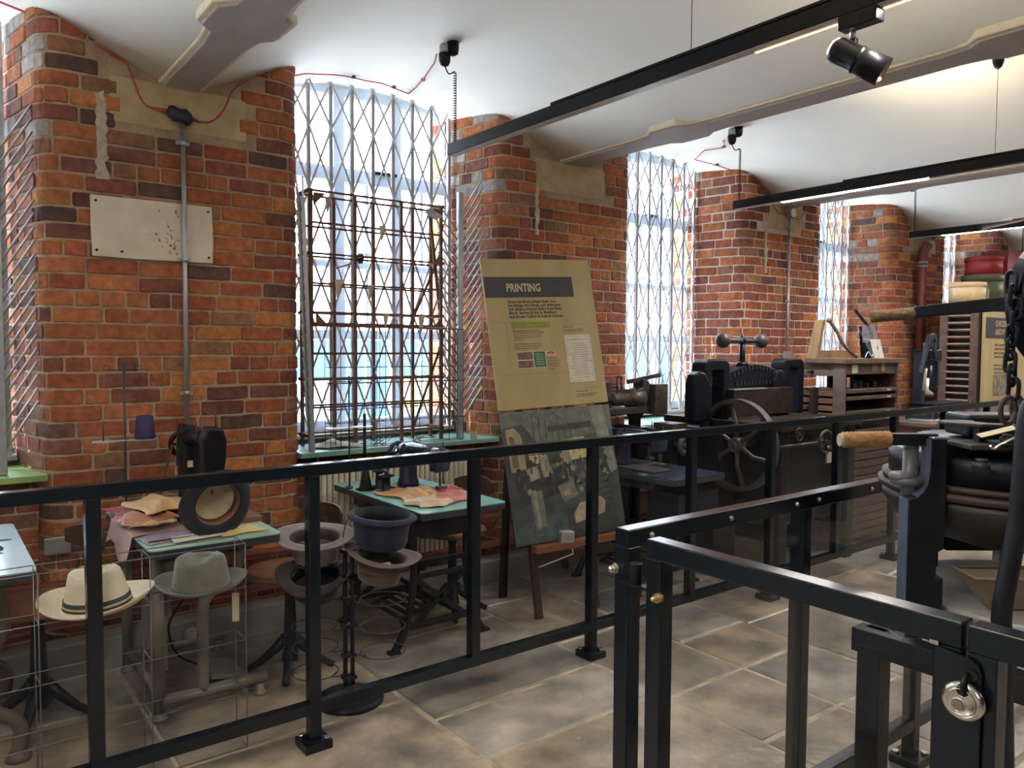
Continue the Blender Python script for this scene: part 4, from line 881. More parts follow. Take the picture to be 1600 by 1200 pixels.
def spool_stand(loc, h, zd, lab):
    t = thing('thread_stand', lab, 'thread stand', loc); w = False
    m = MB(); m.cyl((0, 0, 0), (0, 0, h), .005, n=8); m.cyl((0, 0, 0), (0, 0, .012), .02, n=12); m.build('stem', M_ironb, t, w)
    m = MB()
    out = [(-.11+.05*math.cos(a), .05*math.sin(a)) for a in [PI*.35+i*(PI*1.3)/12 for i in range(13)]]+[(0, -.018)]+[(.11+.05*math.cos(a), .05*math.sin(a)) for a in [-PI*.65+i*(PI*1.3)/12 for i in range(13)]]+[(0, .018)]
    out = [(x*.85, y) for x, y in out]
    m.prism(out, .004, lambda u, v, q: (u, v, zd+q)); m.build('disc_plate', mat('pale_disc_steel', (.5, .5, .48), .4, metal=.3), t, w)
    for x in (-.09, .09): m = MB(); m.cyl((x, 0, zd), (x, 0, zd+.085), .003, n=6); m.build('spool_pin', M_ironb, t, w)
    m = MB(); m.cyl((-.07, 0, h-.03), (.07, 0, h-.03), .003, n=6)
    for x in (-.07, .06): m.torus((x, 0, h-.02), .012, .002, 'Y', 12, 5)
    m.build('thread_guide', M_ironb, t, w); return t
def chair(loc, rz, lab):
    t = thing('operator_stool', lab, 'stool', loc, rz, 'round wooden operator stools'); w = False
    m = MB(); m.lathe((0, 0, .468), [(.0001, 0), (.17, 0), (.195, .008), (.2, .018), (.195, .028), (.17, .030), (.1, .024), (.0001, .02)], 36); m.build('seat', M_seat, t, w)
    m = MB(); m.tube([(0, 0, .46), (0, 0, .40), (0, 0, .12), (0, 0, .06)], [.05, .028, .042, .055], 4); m.build('column', M_cast, t, w, .004)
    for i in range(4):
        a = PI/4+i*PI/2; c_, s_ = math.cos(a), math.sin(a)
        m = MB(); m.tube([Vector((c_*r, s_*r, z)) for r, z in ((.02, .16), (.07, .11), (.14, .05), (.20, .018))], [.03, .024, .018, .016], 8); m.build('foot', M_cast, t, w)
    m = MB(); m.tube([(.05, 0, .45), (.20, 0, .45), (.235, 0, .50), (.235, 0, .70)], [.010]*4, 8); m.build('back_bar', M_cast, t, w)
    m = MB()
    P = []
    for i in range(9): a = -.62+i*1.24/8; P.append((a, .235-.25*(1-math.cos(a)), .25*math.sin(a)))
    vs = []
    for a, x, y in P:
        e = 1-abs(a/.62)**3*.45
        for dx in (0, .016):
            for z in (.71-.045*e, .71+.06*e): vs.append((x+dx, y, z))
    fs = []
    for i in range(8):
        b = i*4; fs += [(b, b+1, b+5, b+4), (b+2, b+6, b+7, b+3), (b+1, b+3, b+7, b+5), (b, b+4, b+6, b+2)]
    fs += [(0, 2, 3, 1), (32, 33, 35, 34)]
    m.add(vs, fs); m.build('backrest', M_wood, t, w, .004); return t
# bench at the left edge
t = thing('work_table', 'pale mint bench at the left edge with a curved cast leg', 'table', (.05, 3.55, 0), 0, 'hat-making benches')
table_top(t, -.30, .312, 3.13, 4.02, mat('blue_white_laminate', (.55, .68, .74), .25, var=.04))
for y in (3.36, 3.95):
    for s in (-1, 1):
        cx = .02; m = MB(); m.tube(curve_pts([(cx+s*.16, y, .70), (cx+s*.20, y, .5), (cx+s*.10, y, .36), (cx+s*.12, y, .24), (cx+s*.24, y, .14), (cx+s*.24, y, .03)], 6), [.026]*31, 10); m.build('leg', mat('brown_cast_leg', (.11, .085, .07), .45, bump=.2), t)
        m = MB(); m.lathe((cx+s*.24, y, 0), [(.045, 0), (.045, .012), (.03, .035)], 14); m.build('foot', MATS['brown_cast_leg'], t)
    m = MB(); m.bar((-.08, y, .33), (.12, y, .33), .03, .04); m.build('cross_bar', MATS['brown_cast_leg'], t)
m = MB(); m.bar((.02, 3.36, .33), (.02, 3.95, .33), .03, .03); m.build('long_stretcher', MATS['brown_cast_leg'], t)
m = MB(); m.prism([(0, 0), (.20, .02), (.17, .035), (.03, .018)], .003, lambda u, v, w: (.08+u, 3.66+v, .762+w)); solo(m, 'dark_felt_strip', M_edge, 'narrow dark strip lying on the left edge bench', 'felt strip', (.15, 3.66, .762))
m = MB(); crumple(m, .10, .23, 3.44, 3.56, .762, .02, seed=9); solo(m, 'purple_cloth', mat('purple_cloth', (.12, .06, .16), .7), 'small purple cloth on the left edge bench', 'cloth', (.16, 3.5, .762))
chair((.36, 3.66, 0), .35, 'round stool with backrest beside the left edge bench')
# bench with tube legs under the first pier
t = thing('work_table', 'mint topped bench on grey tube legs below the first pier', 'table', (.94, 3.6, 0), 0, 'hat-making benches')
table_top(t, .68, 1.20, 3.157, 4.05, M_teal2)
for y in (3.37, 3.98):
    m = MB(); m.tube([(.755, y, .70), (.755, y, .03)], .024, 14); m.build('leg', M_tubeg, t)
    m = MB(); m.lathe((.755, y, 0), [(.032, 0), (.032, .012), (.02, .02), (.02, .04)], 16); m.build('foot', M_tubeg, t)
    m = MB(); m.tube([(.755, y, .075), (1.20, y, .075)], .024, 14); m.build('foot_tube', M_tubeg, t)
    m = MB(); m.lathe((1.17, y, 0), [(.032, 0), (.032, .012), (.02, .02), (.02, .05)], 16); m.build('foot', M_tubeg, t)
    m = MB(); m.tube(curve_pts([(.93, y, .08), (.93, y, .40), (.95, y, .48), (1.02, y, .54), (1.08, y, .60), (1.10, y, .70)], 5), .024, 14); m.build('curved_leg', M_tubeg, t)
m = MB(); m.tube([(.76, 3.37, .10), (.76, 3.98, .10)], .02, 12); m.build('long_tube', M_tubeg, t)
m = MB(); m.b2((.80, 3.50, .15), (.82, 3.9, .38)); m.build('side_panel', M_grey, t)
ft = thing('foot_pedal', 'grey steel foot pedal on the floor under the tube-legged bench', 'pedal', (1.12, 3.62, 0))
m = MB(); m.add([(1.0, 3.5, .06), (1.15, 3.5, .03), (1.15, 3.72, .03), (1.0, 3.72, .06), (1.0, 3.5, .085), (1.15, 3.5, .05), (1.15, 3.72, .05), (1.0, 3.72, .085)], [(3, 2, 1, 0), (4, 5, 6, 7), (0, 1, 5, 4), (1, 2, 6, 5), (2, 3, 7, 6), (3, 0, 4, 7)]); m.build('pedal_plate', M_grey, ft, bevel=.004)
m = MB(); m.b2((1.02, 3.55, 0), (1.14, 3.68, .035)); m.build('pedal_base', M_iron, ft)
m = MB(); m.tube(curve_pts([(1.02, 3.70, .05), (.93, 3.78, .10), (.90, 3.82, .22), (.95, 3.85, .30), (1.02, 3.8, .42)], 6), .006, 6); m.build('pedal_cable', M_blackm, ft)
m = MB(); m.sph((.98, 3.72, .20), .035, 16, 10); solo(m, 'round_weight', mat('pale_weight', (.4, .38, .34), .5), 'small round pale weight hanging on the pedal cable', 'weight', (.98, 3.72, .20))
machine((1.0, 3.80, .762), 'tall black post sewing machine in front of the conduit')
tg = MB(); tg.b2((.972, 3.725, .985), (.995, 3.729, 1.015)); solo(tg, 'paper_tag', mat('old_paper', (.5, .42, .28), .9), 'tiny buff tag tied to the tall sewing machine', 'tag', (.984, 3.727, 1.0))
spool_stand((.745, 3.9, .762), .70, .345, 'thread stand carrying the purple cone')
m = MB(); m.lathe((.83, 3.9, 1.112), [(.042, 0), (.046, .004), (.036, .10), (.034, .106), (.014, .107), (.014, .09)], 28); solo(m, 'thread_cone', mat('purple_thread', (.045, .035, .13), .7, scale=120, stretch=(.1, .1, 3), var=.3, bump=.5, bscale=150), 'purple thread cone on the disc of the left thread stand', 'thread cone', (.83, 3.9, 1.112))
m = MB(); m.b2((.96, 3.42, .762), (1.21, 4.0, .785)); solo(m, 'brown_board', mat('brown_fibreboard', (.20, .095, .065), .7), 'flat brown board lying on the tube-legged bench', 'board', (1.08, 3.7, .762), bevel=.002)
# hats
def hat(t, R0, rb, rc, h, felt, band=None, bandc=None, brim_up=.02, side=.03, dent=.02, sx=1.12, sy=.95, inner=None, lining=None, brim_th=.004, bh=(.006, .04), curl=0.0, nb=5, w=False, pinch=.25):
    def wf(x, y, z, r, a):
        if r > rb*1.01:
            q = (r-rb)/(R0-rb); z += side*q*q*abs(math.cos(a))**2+brim_up*q*q+curl*q**3
        if z > h*.35:
            q = (z-h*.35)/(h*.65)
            if y < 0: x *= 1-pinch*q*min(1, -y/rc)*1.0
            z -= dent*q*max(0, 1-abs(y)/(rc*.45)) if False else dent*q*max(0, 1-(abs(x)/(rc*.55))**2)*(1 if r < rc*.95 else 0)
        return x, y, z
    out = [(R0-.002, .003), (R0, .0045), (R0-.003, .006)]+[(lerp(R0-.003, rb+.004, i/nb), .006) for i in range(1, nb+1)]+[(rb, .016), (lerp(rb, rc, .4), h*.4), (lerp(rb, rc, .8), h*.75), (rc*.97, h*.92), (rc*.85, h*.985), (rc*.5, h), (rc*.25, h), (.0001, h)]
    inn = [(.0001, h-.006), (rc*.5, h-.006), (rc*.82, h*.985-.006), (rc*.95, h*.92-.004), (lerp(rb, rc, .8)-.004, h*.75), (rb-.004, .014), (rb, .001)]+[(lerp(rb, R0-.002, i/nb), .0008) for i in range(1, nb+1)]
    m = MB(); m.lathe((0, 0, 0), inn+out, 48, sx=sx, sy=sy, warp=wf); m.build('felt_body', felt, t, w)
    if band:
        m = MB(); k = lambda z: lerp(rb, rc, z/h)+.0035
        m.lathe((0, 0, 0), [(k(bh[0])-.004, bh[0]), (k(bh[0]), bh[0]), (k(bh[1]), bh[1]), (k(bh[1])-.004, bh[1])], 48, sx=sx, sy=sy); m.f = m.f[:-2]; m.mi = m.mi[:-2]; m.sm = m.sm[:-2]; m.build('hat_band', band, t, w)
        if bandc:
            for a, b in bandc[1]: m = MB(); m.lathe((0, 0, 0), [(k(a)-.002, a), (k(a)+.001, a), (k(b)+.001, b), (k(b)-.002, b)], 48, sx=sx, sy=sy); m.f = m.f[:-2]; m.mi = m.mi[:-2]; m.sm = m.sm[:-2]; m.build('band_stripe', bandc[0], t, w)
    if inner:
        m = MB(); m.lathe((0, 0, 0), [(rb-.0045, .006), (rb-.007, .006), (lerp(rb, rc, .4)-.009, h*.42), (lerp(rb, rc, .4)-.005, h*.42)], 40, sx=sx, sy=sy); m.f = m.f[:-2]; m.mi = m.mi[:-2]; m.sm = m.sm[:-2]; m.build('sweatband', inner, t, w)
    if lining:
        n = 48; prof = [(lerp(rb, rc, .4)-.010, h*.36), (lerp(rb, rc, .5)-.018, h*.55), (rc*.70, h*.72), (rc*.55, h*.75), (.0001, h*.755)]
        vs = []; fs = []
        for i, (r, z) in enumerate(prof):
            for k2 in range(n*2):
                a = PI*k2/n; rr = r*(1+(.035 if k2 % 2 else -.035)*(1 if i < 3 else 0)); vs.append((rr*math.cos(a)*sx, rr*math.sin(a)*sy, z))
        for i in range(len(prof)-1):
            for k2 in range(2*n): fs.append((i*2*n+k2, i*2*n+(k2+1) % (2*n), (i+1)*2*n+(k2+1) % (2*n), (i+1)*2*n+k2))
        m = MB(); m.add(vs, fs); m.build('lining', lining, t, w)
def orient(t, loc, zdir, xdir=(1, 0, 0)):
    z = Vector(zdir).normalized(); x = Vector(xdir); x = (x-z*x.dot(z)).normalized(); y = z.cross(x)
    t.matrix_basis = Matrix(((x.x, y.x, z.x, loc[0]), (x.y, y.y, z.y, loc[1]), (x.z, y.z, z.z, loc[2]), (0, 0, 0, 1)))
M_navy = mat('black_fur_felt', (.007, .011, .022), .8, bump=.2, bscale=300, sheen=.05)
M_straw = mat('straw', (.66, .56, .38), .75, col2=(.80, .71, .53), scale=70, stretch=(1, 1, 6), bump=.5, bscale=160)
M_green = mat('sage_felt', (.135, .135, .10), .9, var=.15, scale=30, sheen=.3)
M_grayf = mat('taupe_felt', (.22, .19, .17), .9, var=.12, scale=30, sheen=.3)
M_brownf = mat('brown_felt', (.13, .085, .065), .9, var=.15, scale=25, sheen=.2)
M_darkf = mat('dark_brown_felt', (.045, .03, .028), .9, var=.15, sheen=.2)
M_leather = mat('sweatband_leather', (.14, .055, .03), .5); M_liner = mat('cream_satin', (.50, .42, .29), .45, var=.06)
h = thing('black_hat', 'black hat with a pleated cream lining propped up on the mint bench', 'hat', (0, 0, 0))
hat(h, .150, .098, .085, .12, M_navy, inner=M_leather, lining=M_liner, side=.035, dent=.0, sx=1.0, sy=1.0, brim_up=-.004)
orient(h, (.958, 3.22, .898), (-.10, .92, .24), (.93, -.1, .3))
cr = MB()
for (a, b, c_, d_) in ((-.004, -.012, .010, -.008), (-.006, -.004, .006, 0), (-.004, .004, .008, .007), (-.001, -.01, .002, .012)): cr.b2((a+.012, b-.012, .0895), (c_+.012, d_-.012, .0899))
cr.build('printed_crest', M_ink, h, False)
h = thing('straw_hat', 'cream straw hat with a navy and gold striped band', 'hat', (0, 0, 0))
hat(h, .168, .098, .078, .135, M_straw, band=mat('navy_ribbon', (.02, .02, .035), .6), bandc=(mat('gold_ribbon', (.42, .36, .18), .6), ((.019, .027),)), bh=(.006, .041), side=.03, dent=.022, inner=M_leather, pinch=.30)
orient(h, (.475, 2.985, .640), (-.10, -.04, 1), (.85, -.55, .1))
h = thing('sage_hat', 'sage green felt fedora with a paper swing tag', 'hat', (0, 0, 0))
hat(h, .148, .094, .080, .125, M_green, band=mat('green_cord_band', (.09, .085, .06), .8), bh=(.006, .016), side=.02, dent=.025, pinch=.30)
orient(h, (.822, 2.985, .640), (-.05, -.05, 1), (.85, -.5, .1))
m = MB(); m.prism([(0, 0), (.026, 0), (.026, -.11), (0, -.11)], .001, lambda u, v, w: (.92+u*.9, 2.94-u*.3+w, .612+v)); m.cyl((.933, 2.935, .612), (.930, 2.945, .645), .001, n=4); solo(m, 'swing_tag', mat('old_paper', (.5, .42, .28), .9), 'buff paper swing tag hanging from the sage hat brim', 'tag', (.93, 2.94, .6))
wire_rack(-.42, .965, 2.92, 3.045, [.012, .225, .43, .632, .80], [-.42, -.05, .29, .63, .965], 'low galvanised wire rack holding the straw and sage hats', .002, mt=mat('dull_wire', (.20, .195, .185), .45, metal=.5))
# cloths and papers on the first mint bench
def cloth(nm, col, lab, x0, x1, y0, y1, z, amp, seed, rough=.5, droop=None, nx=40, ny=30):
    m = MB(); crumple(m, x0, x1, y0, y1, z, amp, nx, ny, .002, 1.0, seed, droop)
    return solo(m, nm, mat(nm+'_satin', col, rough, var=.12, sheen=.4, scale=8), lab, 'cloth', ((x0+x1)/2, (y0+y1)/2, z))
def droop(x, y, z, u, v):
    if x < .67: z -= (.67-x)*1.6; x = .67-(.67-x)*.35
    return x, y, z
cloth('pink_scarf', (.42, .20, .16), 'dusty pink scarf hanging over the bench corner', .61, .90, 3.42, 3.85, .764, .025, 11, droop=droop)
cloth('crimson_scarf', (.32, .035, .04), 'crimson scarf under the gold scarves on the left bench', .66, .95, 3.55, 3.95, .792, .03, 12)
cloth('rust_scarf', (.36, .12, .05), 'rust orange scarf heaped beside the black hat', .67, .86, 3.46, 3.75, .805, .045, 13)
cloth('gold_scarf', (.60, .36, .12), 'gold satin scarf topmost of the heap beside the black hat', .72, .98, 3.50, 3.84, .835, .045, 14)
cloth('tan_scarf', (.48, .27, .10), 'tan satin scarf at the front of the heap near the bench corner', .665, .84, 3.42, 3.56, .80, .03, 15)
m = MB(); m.prism([(0, 0), (.17, .04), (.2, .16), (.05, .2), (-.02, .12)], .004, lambda u, v, w: (.70+u, 3.24+v, .763+w)); solo(m, 'grey_felt', mat('lavender_felt', (.26, .25, .32), .9), 'lavender grey felt piece lying flat on the mint bench', 'felt', (.78, 3.3, .763))
m = MB(); m.prism([(0, 0), (.15, -.005), (.165, .006), (.02, .014)], .006, lambda u, v, w: (.70+u, 3.27+v, .767+w)); solo(m, 'crimson_strip', mat('crimson_strip', (.14, .02, .03), .7), 'thin crimson strip lying on the lavender felt', 'felt strip', (.77, 3.27, .767))
m = MB(); m.prism([(0, 0), (.24, .03), (.22, .13), (.01, .10)], .0015, lambda u, v, w: (.78+u, 3.20+v, .770+w)); 
o = solo(m, 'paper_note', mat('white_paper', (.62, .58, .48), .8), 'cream handwritten note on the mint bench in front of the black hat', 'paper', (.88, 3.25, .77))
ol = MB()
for i in range(10): ol.bar((.86+i*.012, 3.27+R.uniform(-.004, .004), .7725), (.868+i*.012, 3.275+R.uniform(-.006, .006), .7725), .0015, .0008)
ol.build('handwriting', M_ink, o)
cloth('yellow_silk', (.62, .45, .10), 'crumpled yellow silk beside the cream note', .96, 1.15, 3.22, 3.34, .764, .018, 21)
# second bench, cast iron treadle stand
t = thing('work_table', 'bright mint bench on a black cast-iron treadle stand', 'table', (2.12, 3.65, 0), 0, 'hat-making benches')
table_top(t, 1.862, 2.36, 3.12, 4.12, M_teal)
treadle(t, 1.86, 2.41, (3.40, 3.98))
m = MB(); m.b2((1.95, 3.25, .60), (2.2, 3.7, .72)); m.build('drawer_box', M_cast, t, bevel=.004)
m = MB(); m.tube(curve_pts([(2.22, 3.2, .70), (2.18, 3.2, .63), (2.28, 3.2, .60), (2.36, 3.2, .66)], 5), .006, 6); m.build('belt_guard', M_blackm, t)
machine((2.15, 3.76, .762), 'low dark blue sewing machine on the bright mint bench', False, mat('blue_black_enamel', (.015, .025, .06), .25, coat=.5))
spool_stand((1.872, 3.92, .762), .62, .335, 'thread stand with two pale discs in front of the window rack')
m = MB(); m.cyl((1.965, 3.92, .762), (1.965, 3.92, 1.17), .009, n=10); m.cyl((1.965, 3.92, 1.17), (1.965, 3.92, 1.24), .003, n=6); m.cyl((1.965, 3.92, .762), (1.965, 3.92, .775), .03, n=14); solo(m, 'black_rod_stand', M_blackm, 'thick black rod stand beside the thread stand at the window', 'stand', (1.965, 3.92, .762))
m = MB(); m.lathe((1.93, 3.84, .762), [(.055, 0), (.055, .006), (.036, .01), (.010, .14), (.004, .15)], 24); solo(m, 'empty_cone', M_blackm, 'dark pointed cone holder on the bright mint bench', 'cone', (1.93, 3.84, .762))
for i, (x, y, lab) in enumerate(((1.97, 3.68, 'dark double-flanged bobbin near the bench corner'), (2.02, 3.85, 'dark double-flanged bobbin behind the pointed cone'))):
    m = MB(); m.lathe((x, y, .762), [(.05, 0), (.05, .008), (.024, .014), (.022, .085), (.042, .09), (.042, .098), (.01, .1), (.01, .12)], 24); solo(m, 'bobbin', M_cast, lab, 'bobbin', (x, y, .762), 'bobbins on the bright mint bench')
cloth('orange_scarf', (.58, .28, .07), 'orange and gold scarf curled on the bright mint bench', 1.92, 2.14, 3.38, 3.66, .764, .05, 31)
cloth('cream_scarf', (.60, .45, .27), 'cream knotted scarf end at the front of the mint bench', 1.90, 2.10, 3.21, 3.40, .764, .035, 32)
cloth('coral_scarf', (.55, .12, .07), 'coral red scarf between the cream scarf and the sewing machine', 2.06, 2.26, 3.24, 3.46, .764, .03, 33)
cloth('red_scarf', (.42, .05, .04), 'red scarf trailing towards the right end of the mint bench', 2.14, 2.36, 3.50, 3.62, .764, .028, 34)
cloth('blue_scarf', (.06, .08, .16), 'dark blue silky scarf in the middle of the mint bench', 2.08, 2.24, 3.42, 3.58, .764, .03, 35)
chair((1.372, 3.52, 0), .30, 'round stool with backrest beside the tube-legged bench')
chair((2.43, 3.74, 0), .30, 'round stool with backrest beside the treadle bench')
# hat stand with wire rings
t = thing('hat_stand', 'black floor stand with wire rings holding upturned hats', 'stand', (1.462, 3.075, 0)); w = False
m = MB(); m.lathe((0, 0, 0), [(.15, 0), (.15, .008), (.13, .02), (.06, .032), (.03, .05), (.028, .07)], 40); m.build('base', M_iron, t, w)
for s in (-1, 1): m = MB(); m.cyl((s*.013, -s*.008, .05), (s*.013, -s*.008, .66), .010, n=10); m.build('pole', M_iron, t, w)
for z in (.10, .2, .33, .45, .55, .66):
    m = MB(); m.b2((-.03, -.022, z-.008), (.03, .022, z+.008)); m.build('collar', M_iron, t, w, .003)
m = MB(); m.tube(curve_pts([(.0, 0, .66), (-.02, .01, .72), (0, 0, .80), (.03, -.02, .80), (.06, -.03, .79)], 5), .003, 6); m.build('top_hook', M_ironb, t, w)
ex = Vector((.79, -.61, 0))
rings = []
for s, zz in ((-1, (.125, .235, .33, .47, .61)), (1, (.22, .33, .45, .58))):
    for z in zz:
        c = ex*s*.148+Vector((0, 0, z))
        tl = Matrix.Rotation(.0, 3, 'X')
        m = MB(); m.torus(c, .098, .0027, 'Z', 32, 6, M=tl)
        m.tube(curve_pts([c-ex*s*.098, c-ex*s*.075+Vector((0, 0, -.022)), ex*s*.04+Vector((0, 0, z-.02)), ex*s*.02+Vector((0, 0, z-.005))], 4), .003, 6)
        m.build('ring', M_ironb, t, w); rings.append(c)
base = Vector((1.462, 3.075, 0))
def upturned(nm, lab, s, z, felt, tilt, inner, **kw):
    h = thing(nm, lab, 'hat', (0, 0, 0)); hat(h, felt=felt, inner=inner, **kw)
    c = base+ex*s*.148+Vector((0, 0, z)); orient(h, c, tilt, (.79, -.61, 0)); return h
upturned('taupe_hat', 'upturned taupe felt hat, upper left on the hat stand', -1, .725, M_grayf, (.08, .16, -1), M_darkf, R0=.158, rb=.100, rc=.08, h=.12, side=-.012, curl=-.02, dent=0)
upturned('dark_brown_hat', 'upturned dark brown felt hat below the taupe one on the stand', -1, .555, M_darkf, (.18, .26, -1), M_blackm, R0=.150, rb=.098, rc=.08, h=.12, side=-.05, dent=0)
upturned('grey_brown_hat', 'upturned grey-brown hat with a white ticket inside, right of the stand poles', 1, .64, M_brownf, (-.12, .16, -1), M_darkf, R0=.152, rb=.100, rc=.08, h=.12, side=-.03, curl=-.02, dent=0)
upturned('navy_hat', 'tall upturned navy hat above the grey-brown one, nearest the mint bench', 1, .825, mat('navy_felt', (.010, .018, .04), .8, sheen=.1), (-.02, .10, -1), M_navy, R0=.135, rb=.112, rc=.10, h=.15, side=-.01, dent=0)
m = MB(); m.b2((1.555, 2.94, .60), (1.595, 2.955, .615)); solo(m, 'white_ticket', mat('white_paper', (.62, .58, .48), .8), 'white ticket inside the grey-brown upturned hat', 'ticket', (1.575, 2.947, .6))
# ---------------------------------------------------------------- printing machines and cabinets
t = thing('work_table', 'dark metal-topped bench behind the printing board', 'table', (3.8, 3.5, 0), 0, 'hat-making benches')
table_top(t, 3.52, 4.02, 3.03, 4.0, mat('blue_grey_worn_top', (.035, .05, .08), .22, metal=.3, var=.4, scale=12))
treadle(t, 3.5, 4.05, (3.30, 3.85))
m = MB(); m.b2((3.60, 3.06, .46), (3.98, 3.30, .66)); m.build('drawer_box', M_cast, t, bevel=.004)
machine((3.70, 3.62, .762), 'low blue sewing machine on the dark metal-topped bench', False, MATS['blue_black_enamel'])
machine((3.86, 3.86, .762), 'low black machine at the wall end of the dark bench', False)
bm = thing('bench_machine', 'grey-brown horizontal barrel machine in front of the second window sill', 'machine', (4.0, 3.92, 0))
m = MB(); m.lathe((4.14, 3.94, 0), [(.10, 0), (.10, .03), (.05, .08), (.045, 1.03), (.07, 1.07)], 20); m.build('pedestal', M_iron, bm)
m = MB(); m.b2((3.74, 3.86, 1.07), (4.34, 4.06, 1.12)); m.build('bed', M_ironb, bm, bevel=.006)
m = MB(); m.lathe((0, 0, 0), [(.018, -.20), (.018, -.1), (.03, -.1), (.045, -.08), (.05, .06), (.062, .06), (.066, .20), (.05, .21), (.0001, .22)], 22, 'X')
for i in range(len(m.v)): v = m.v[i]; m.v[i] = (v[0]+3.96, v[1]+3.90, v[2]+1.18)
m.build('barrel', mat('grey_brown_iron', (.10, .085, .07), .5, metal=.4, var=.3, bump=.3), bm)
m = MB(); m.prism([(0, 0), (.1, 0), (.1, .08), (.13, .1), (.13, .2), (.06, .22), (.06, .16), (0, .14)], .1, lambda u, v, w: (4.08+u, 3.86+w, 1.10+v)); m.build('head_casting', M_ironb, bm, bevel=.006)
m = MB(); m.b2((4.23, 3.82, 1.06), (4.36, 4.0, 1.28)); m.build('end_block', MATS['grey_brown_iron'], bm, bevel=.005)
m = MB(); m.b2((3.80, 3.90, 1.12), (3.86, 3.95, 1.30)); m.b2((3.72, 3.91, 1.255), (3.92, 3.94, 1.275)); m.build('post_bracket', M_ironb, bm, bevel=.003)
m = MB(); m.torus((3.97, 3.93, 1.32), .022, .008, 'Y', 18, 6, 0, PI); m.cyl((3.948, 3.93, 1.22), (3.948, 3.93, 1.32), .008, n=8); m.cyl((3.992, 3.93, 1.22), (3.992, 3.93, 1.32), .008, n=8); m.build('yoke', M_ironb, bm)
m = MB(); m.bar((4.02, 3.9, 1.30), (4.34, 3.88, 1.345), .02, .03); m.bar((3.86, 3.92, 1.24), (4.1, 3.9, 1.24), .02, .015); m.build('top_lever', M_ironb, bm)
m = MB(); m.tube(curve_pts([(4.33, 3.85, 1.28), (4.335, 3.85, 1.34), (4.35, 3.85, 1.35), (4.37, 3.85, 1.365)], 4), .004, 6); m.build('wire_hook', M_steel, bm)
for x, r_ in ((3.73, .03), (3.66, .018)): m = MB(); m.cyl((x-.02, 3.9, 1.18), (x+.02, 3.9, 1.18), r_, n=14); m.build('knob', M_ironb, bm)
m = MB(); m.cyl((3.62, 3.9, 1.18), (3.78, 3.9, 1.18), .009, n=8); m.build('spindle', M_ironb, bm)
m = MB(); m.b2((4.10, 3.55, .95), (4.26, 3.72, 1.02)); m.torus((4.20, 3.52, .87), .055, .022, 'Y', 22, 8); m.cyl((4.20, 3.50, .87), (4.20, 3.7, .87), .02, n=12); m.build('pulley_unit', MATS['grey_brown_iron'], bm)
m = MB(); m.b2((4.14, 3.60, .55), (4.22, 3.95, .97)); m.build('pulley_bracket', M_iron, bm)
# guillotine / paper press
M_gd = mat('machine_black', (.007, .009, .015), .33, spec=.22, var=.3, bump=.15); M_gb = mat('machine_brown', (.028, .02, .017), .45, spec=.22, var=.3, bump=.2)
gu = thing('paper_guillotine', 'large black cast-iron paper guillotine with a ball-ended screw handle', 'guillotine', (4.95, 3.5, 0))
m = MB(); m.b2((4.52, 2.98, .985), (5.56, 4.0, 1.035)); m.build('bed', M_gb, gu, bevel=.005)
def upright(x):
    P = [(0, 0), (.075, 0), (.075, .34), (.085, .36), (.195, .36), (.205, .34), (.205, 0), (.28, 0), (.28, .37), (.27, .41), (.235, .435), (.045, .435), (.01, .41), (0, .37)]
    m = MB(); m.prism([(x+u, 1.03+v) for u, v in P], .13, lambda u, v, w: (u, 3.48+w, v)); m.build('upright', M_gd, gu, bevel=.012)
    P = [(0, 0), (.20, 0), (.20, .24), (.17, .28), (.12, .345), (.07, .355), (.02, .33), (0, .27)]
    m = MB(); m.prism([(x-.13+u, 1.03+v) for u, v in P], .09, lambda u, v, w: (u, 3.47+w, v)); m.build('shoulder', M_gd, gu, bevel=.015)
    m = MB(); m.b2((x+.02, 3.40, 0), (x+.26, 3.95, .985)); m.build('side_frame', M_gd, gu, bevel=.01)
upright(4.36); upright(5.30)
P = [(4.56, 1.25)]+[(lerp(4.56, 5.38, i/10), 1.33+.10*math.sin(PI*i/10)) for i in range(11)]+[(5.38, 1.25)]
m = MB(); m.prism(P, .09, lambda u, v, w: (u, 3.50+w, v)); m.build('arched_beam', M_gd, gu, bevel=.008)
for i in range(15):
    q = (i+1)/16; x = lerp(4.62, 5.32, q); z = 1.315+.09*math.sin(PI*q)
    m = MB(); m.b2((x-.012, 3.494, z-.016), (x+.012, 3.501, z+.016)); m.build('raised_letter', mat('worn_raised_iron', (.05, .05, .055), .35, metal=.6), gu)
for i in range(11):
    x = 4.74+i*.045; m = MB(); m.b2((x-.013, 3.494, 1.272), (x+.013, 3.501, 1.298)); m.build('raised_letter', MATS['worn_raised_iron'], gu)
m = MB(); m.b2((4.60, 3.42, 1.05), (5.34, 3.49, 1.25)); m.build('clamp_plate', M_gb, gu, bevel=.006)
m = MB(); m.b2((4.60, 3.415, 1.243), (5.0, 3.47, 1.253)); m.build('bright_edge', M_galv, gu)
m = MB(); m.cyl((4.86, 3.545, 1.38), (4.86, 3.545, 1.60), .022, n=14); m.lathe((4.86, 3.545, 1.415), [(.05, 0), (.045, .02), (.03, .03)], 18); m.lathe((4.86, 3.545, 1.585), [(.03, 0), (.03, .03), (.016, .04), (.016, .06)], 14); m.build('screw', M_gd, gu)
m = MB(); m.tube([(4.66, 3.545, 1.60), (4.80, 3.545, 1.60), (4.86, 3.545, 1.60), (4.92, 3.545, 1.60), (5.06, 3.545, 1.60)], [.014, .02, .026, .02, .014], 12); m.build('handle_bar', M_ironb, gu)
for x in (4.63, 5.09): m = MB(); m.sph((x, 3.545, 1.60), .056, 20, 14); m.build('ball_knob', mat('ball_iron', (.07, .06, .06), .45, metal=.4), gu)
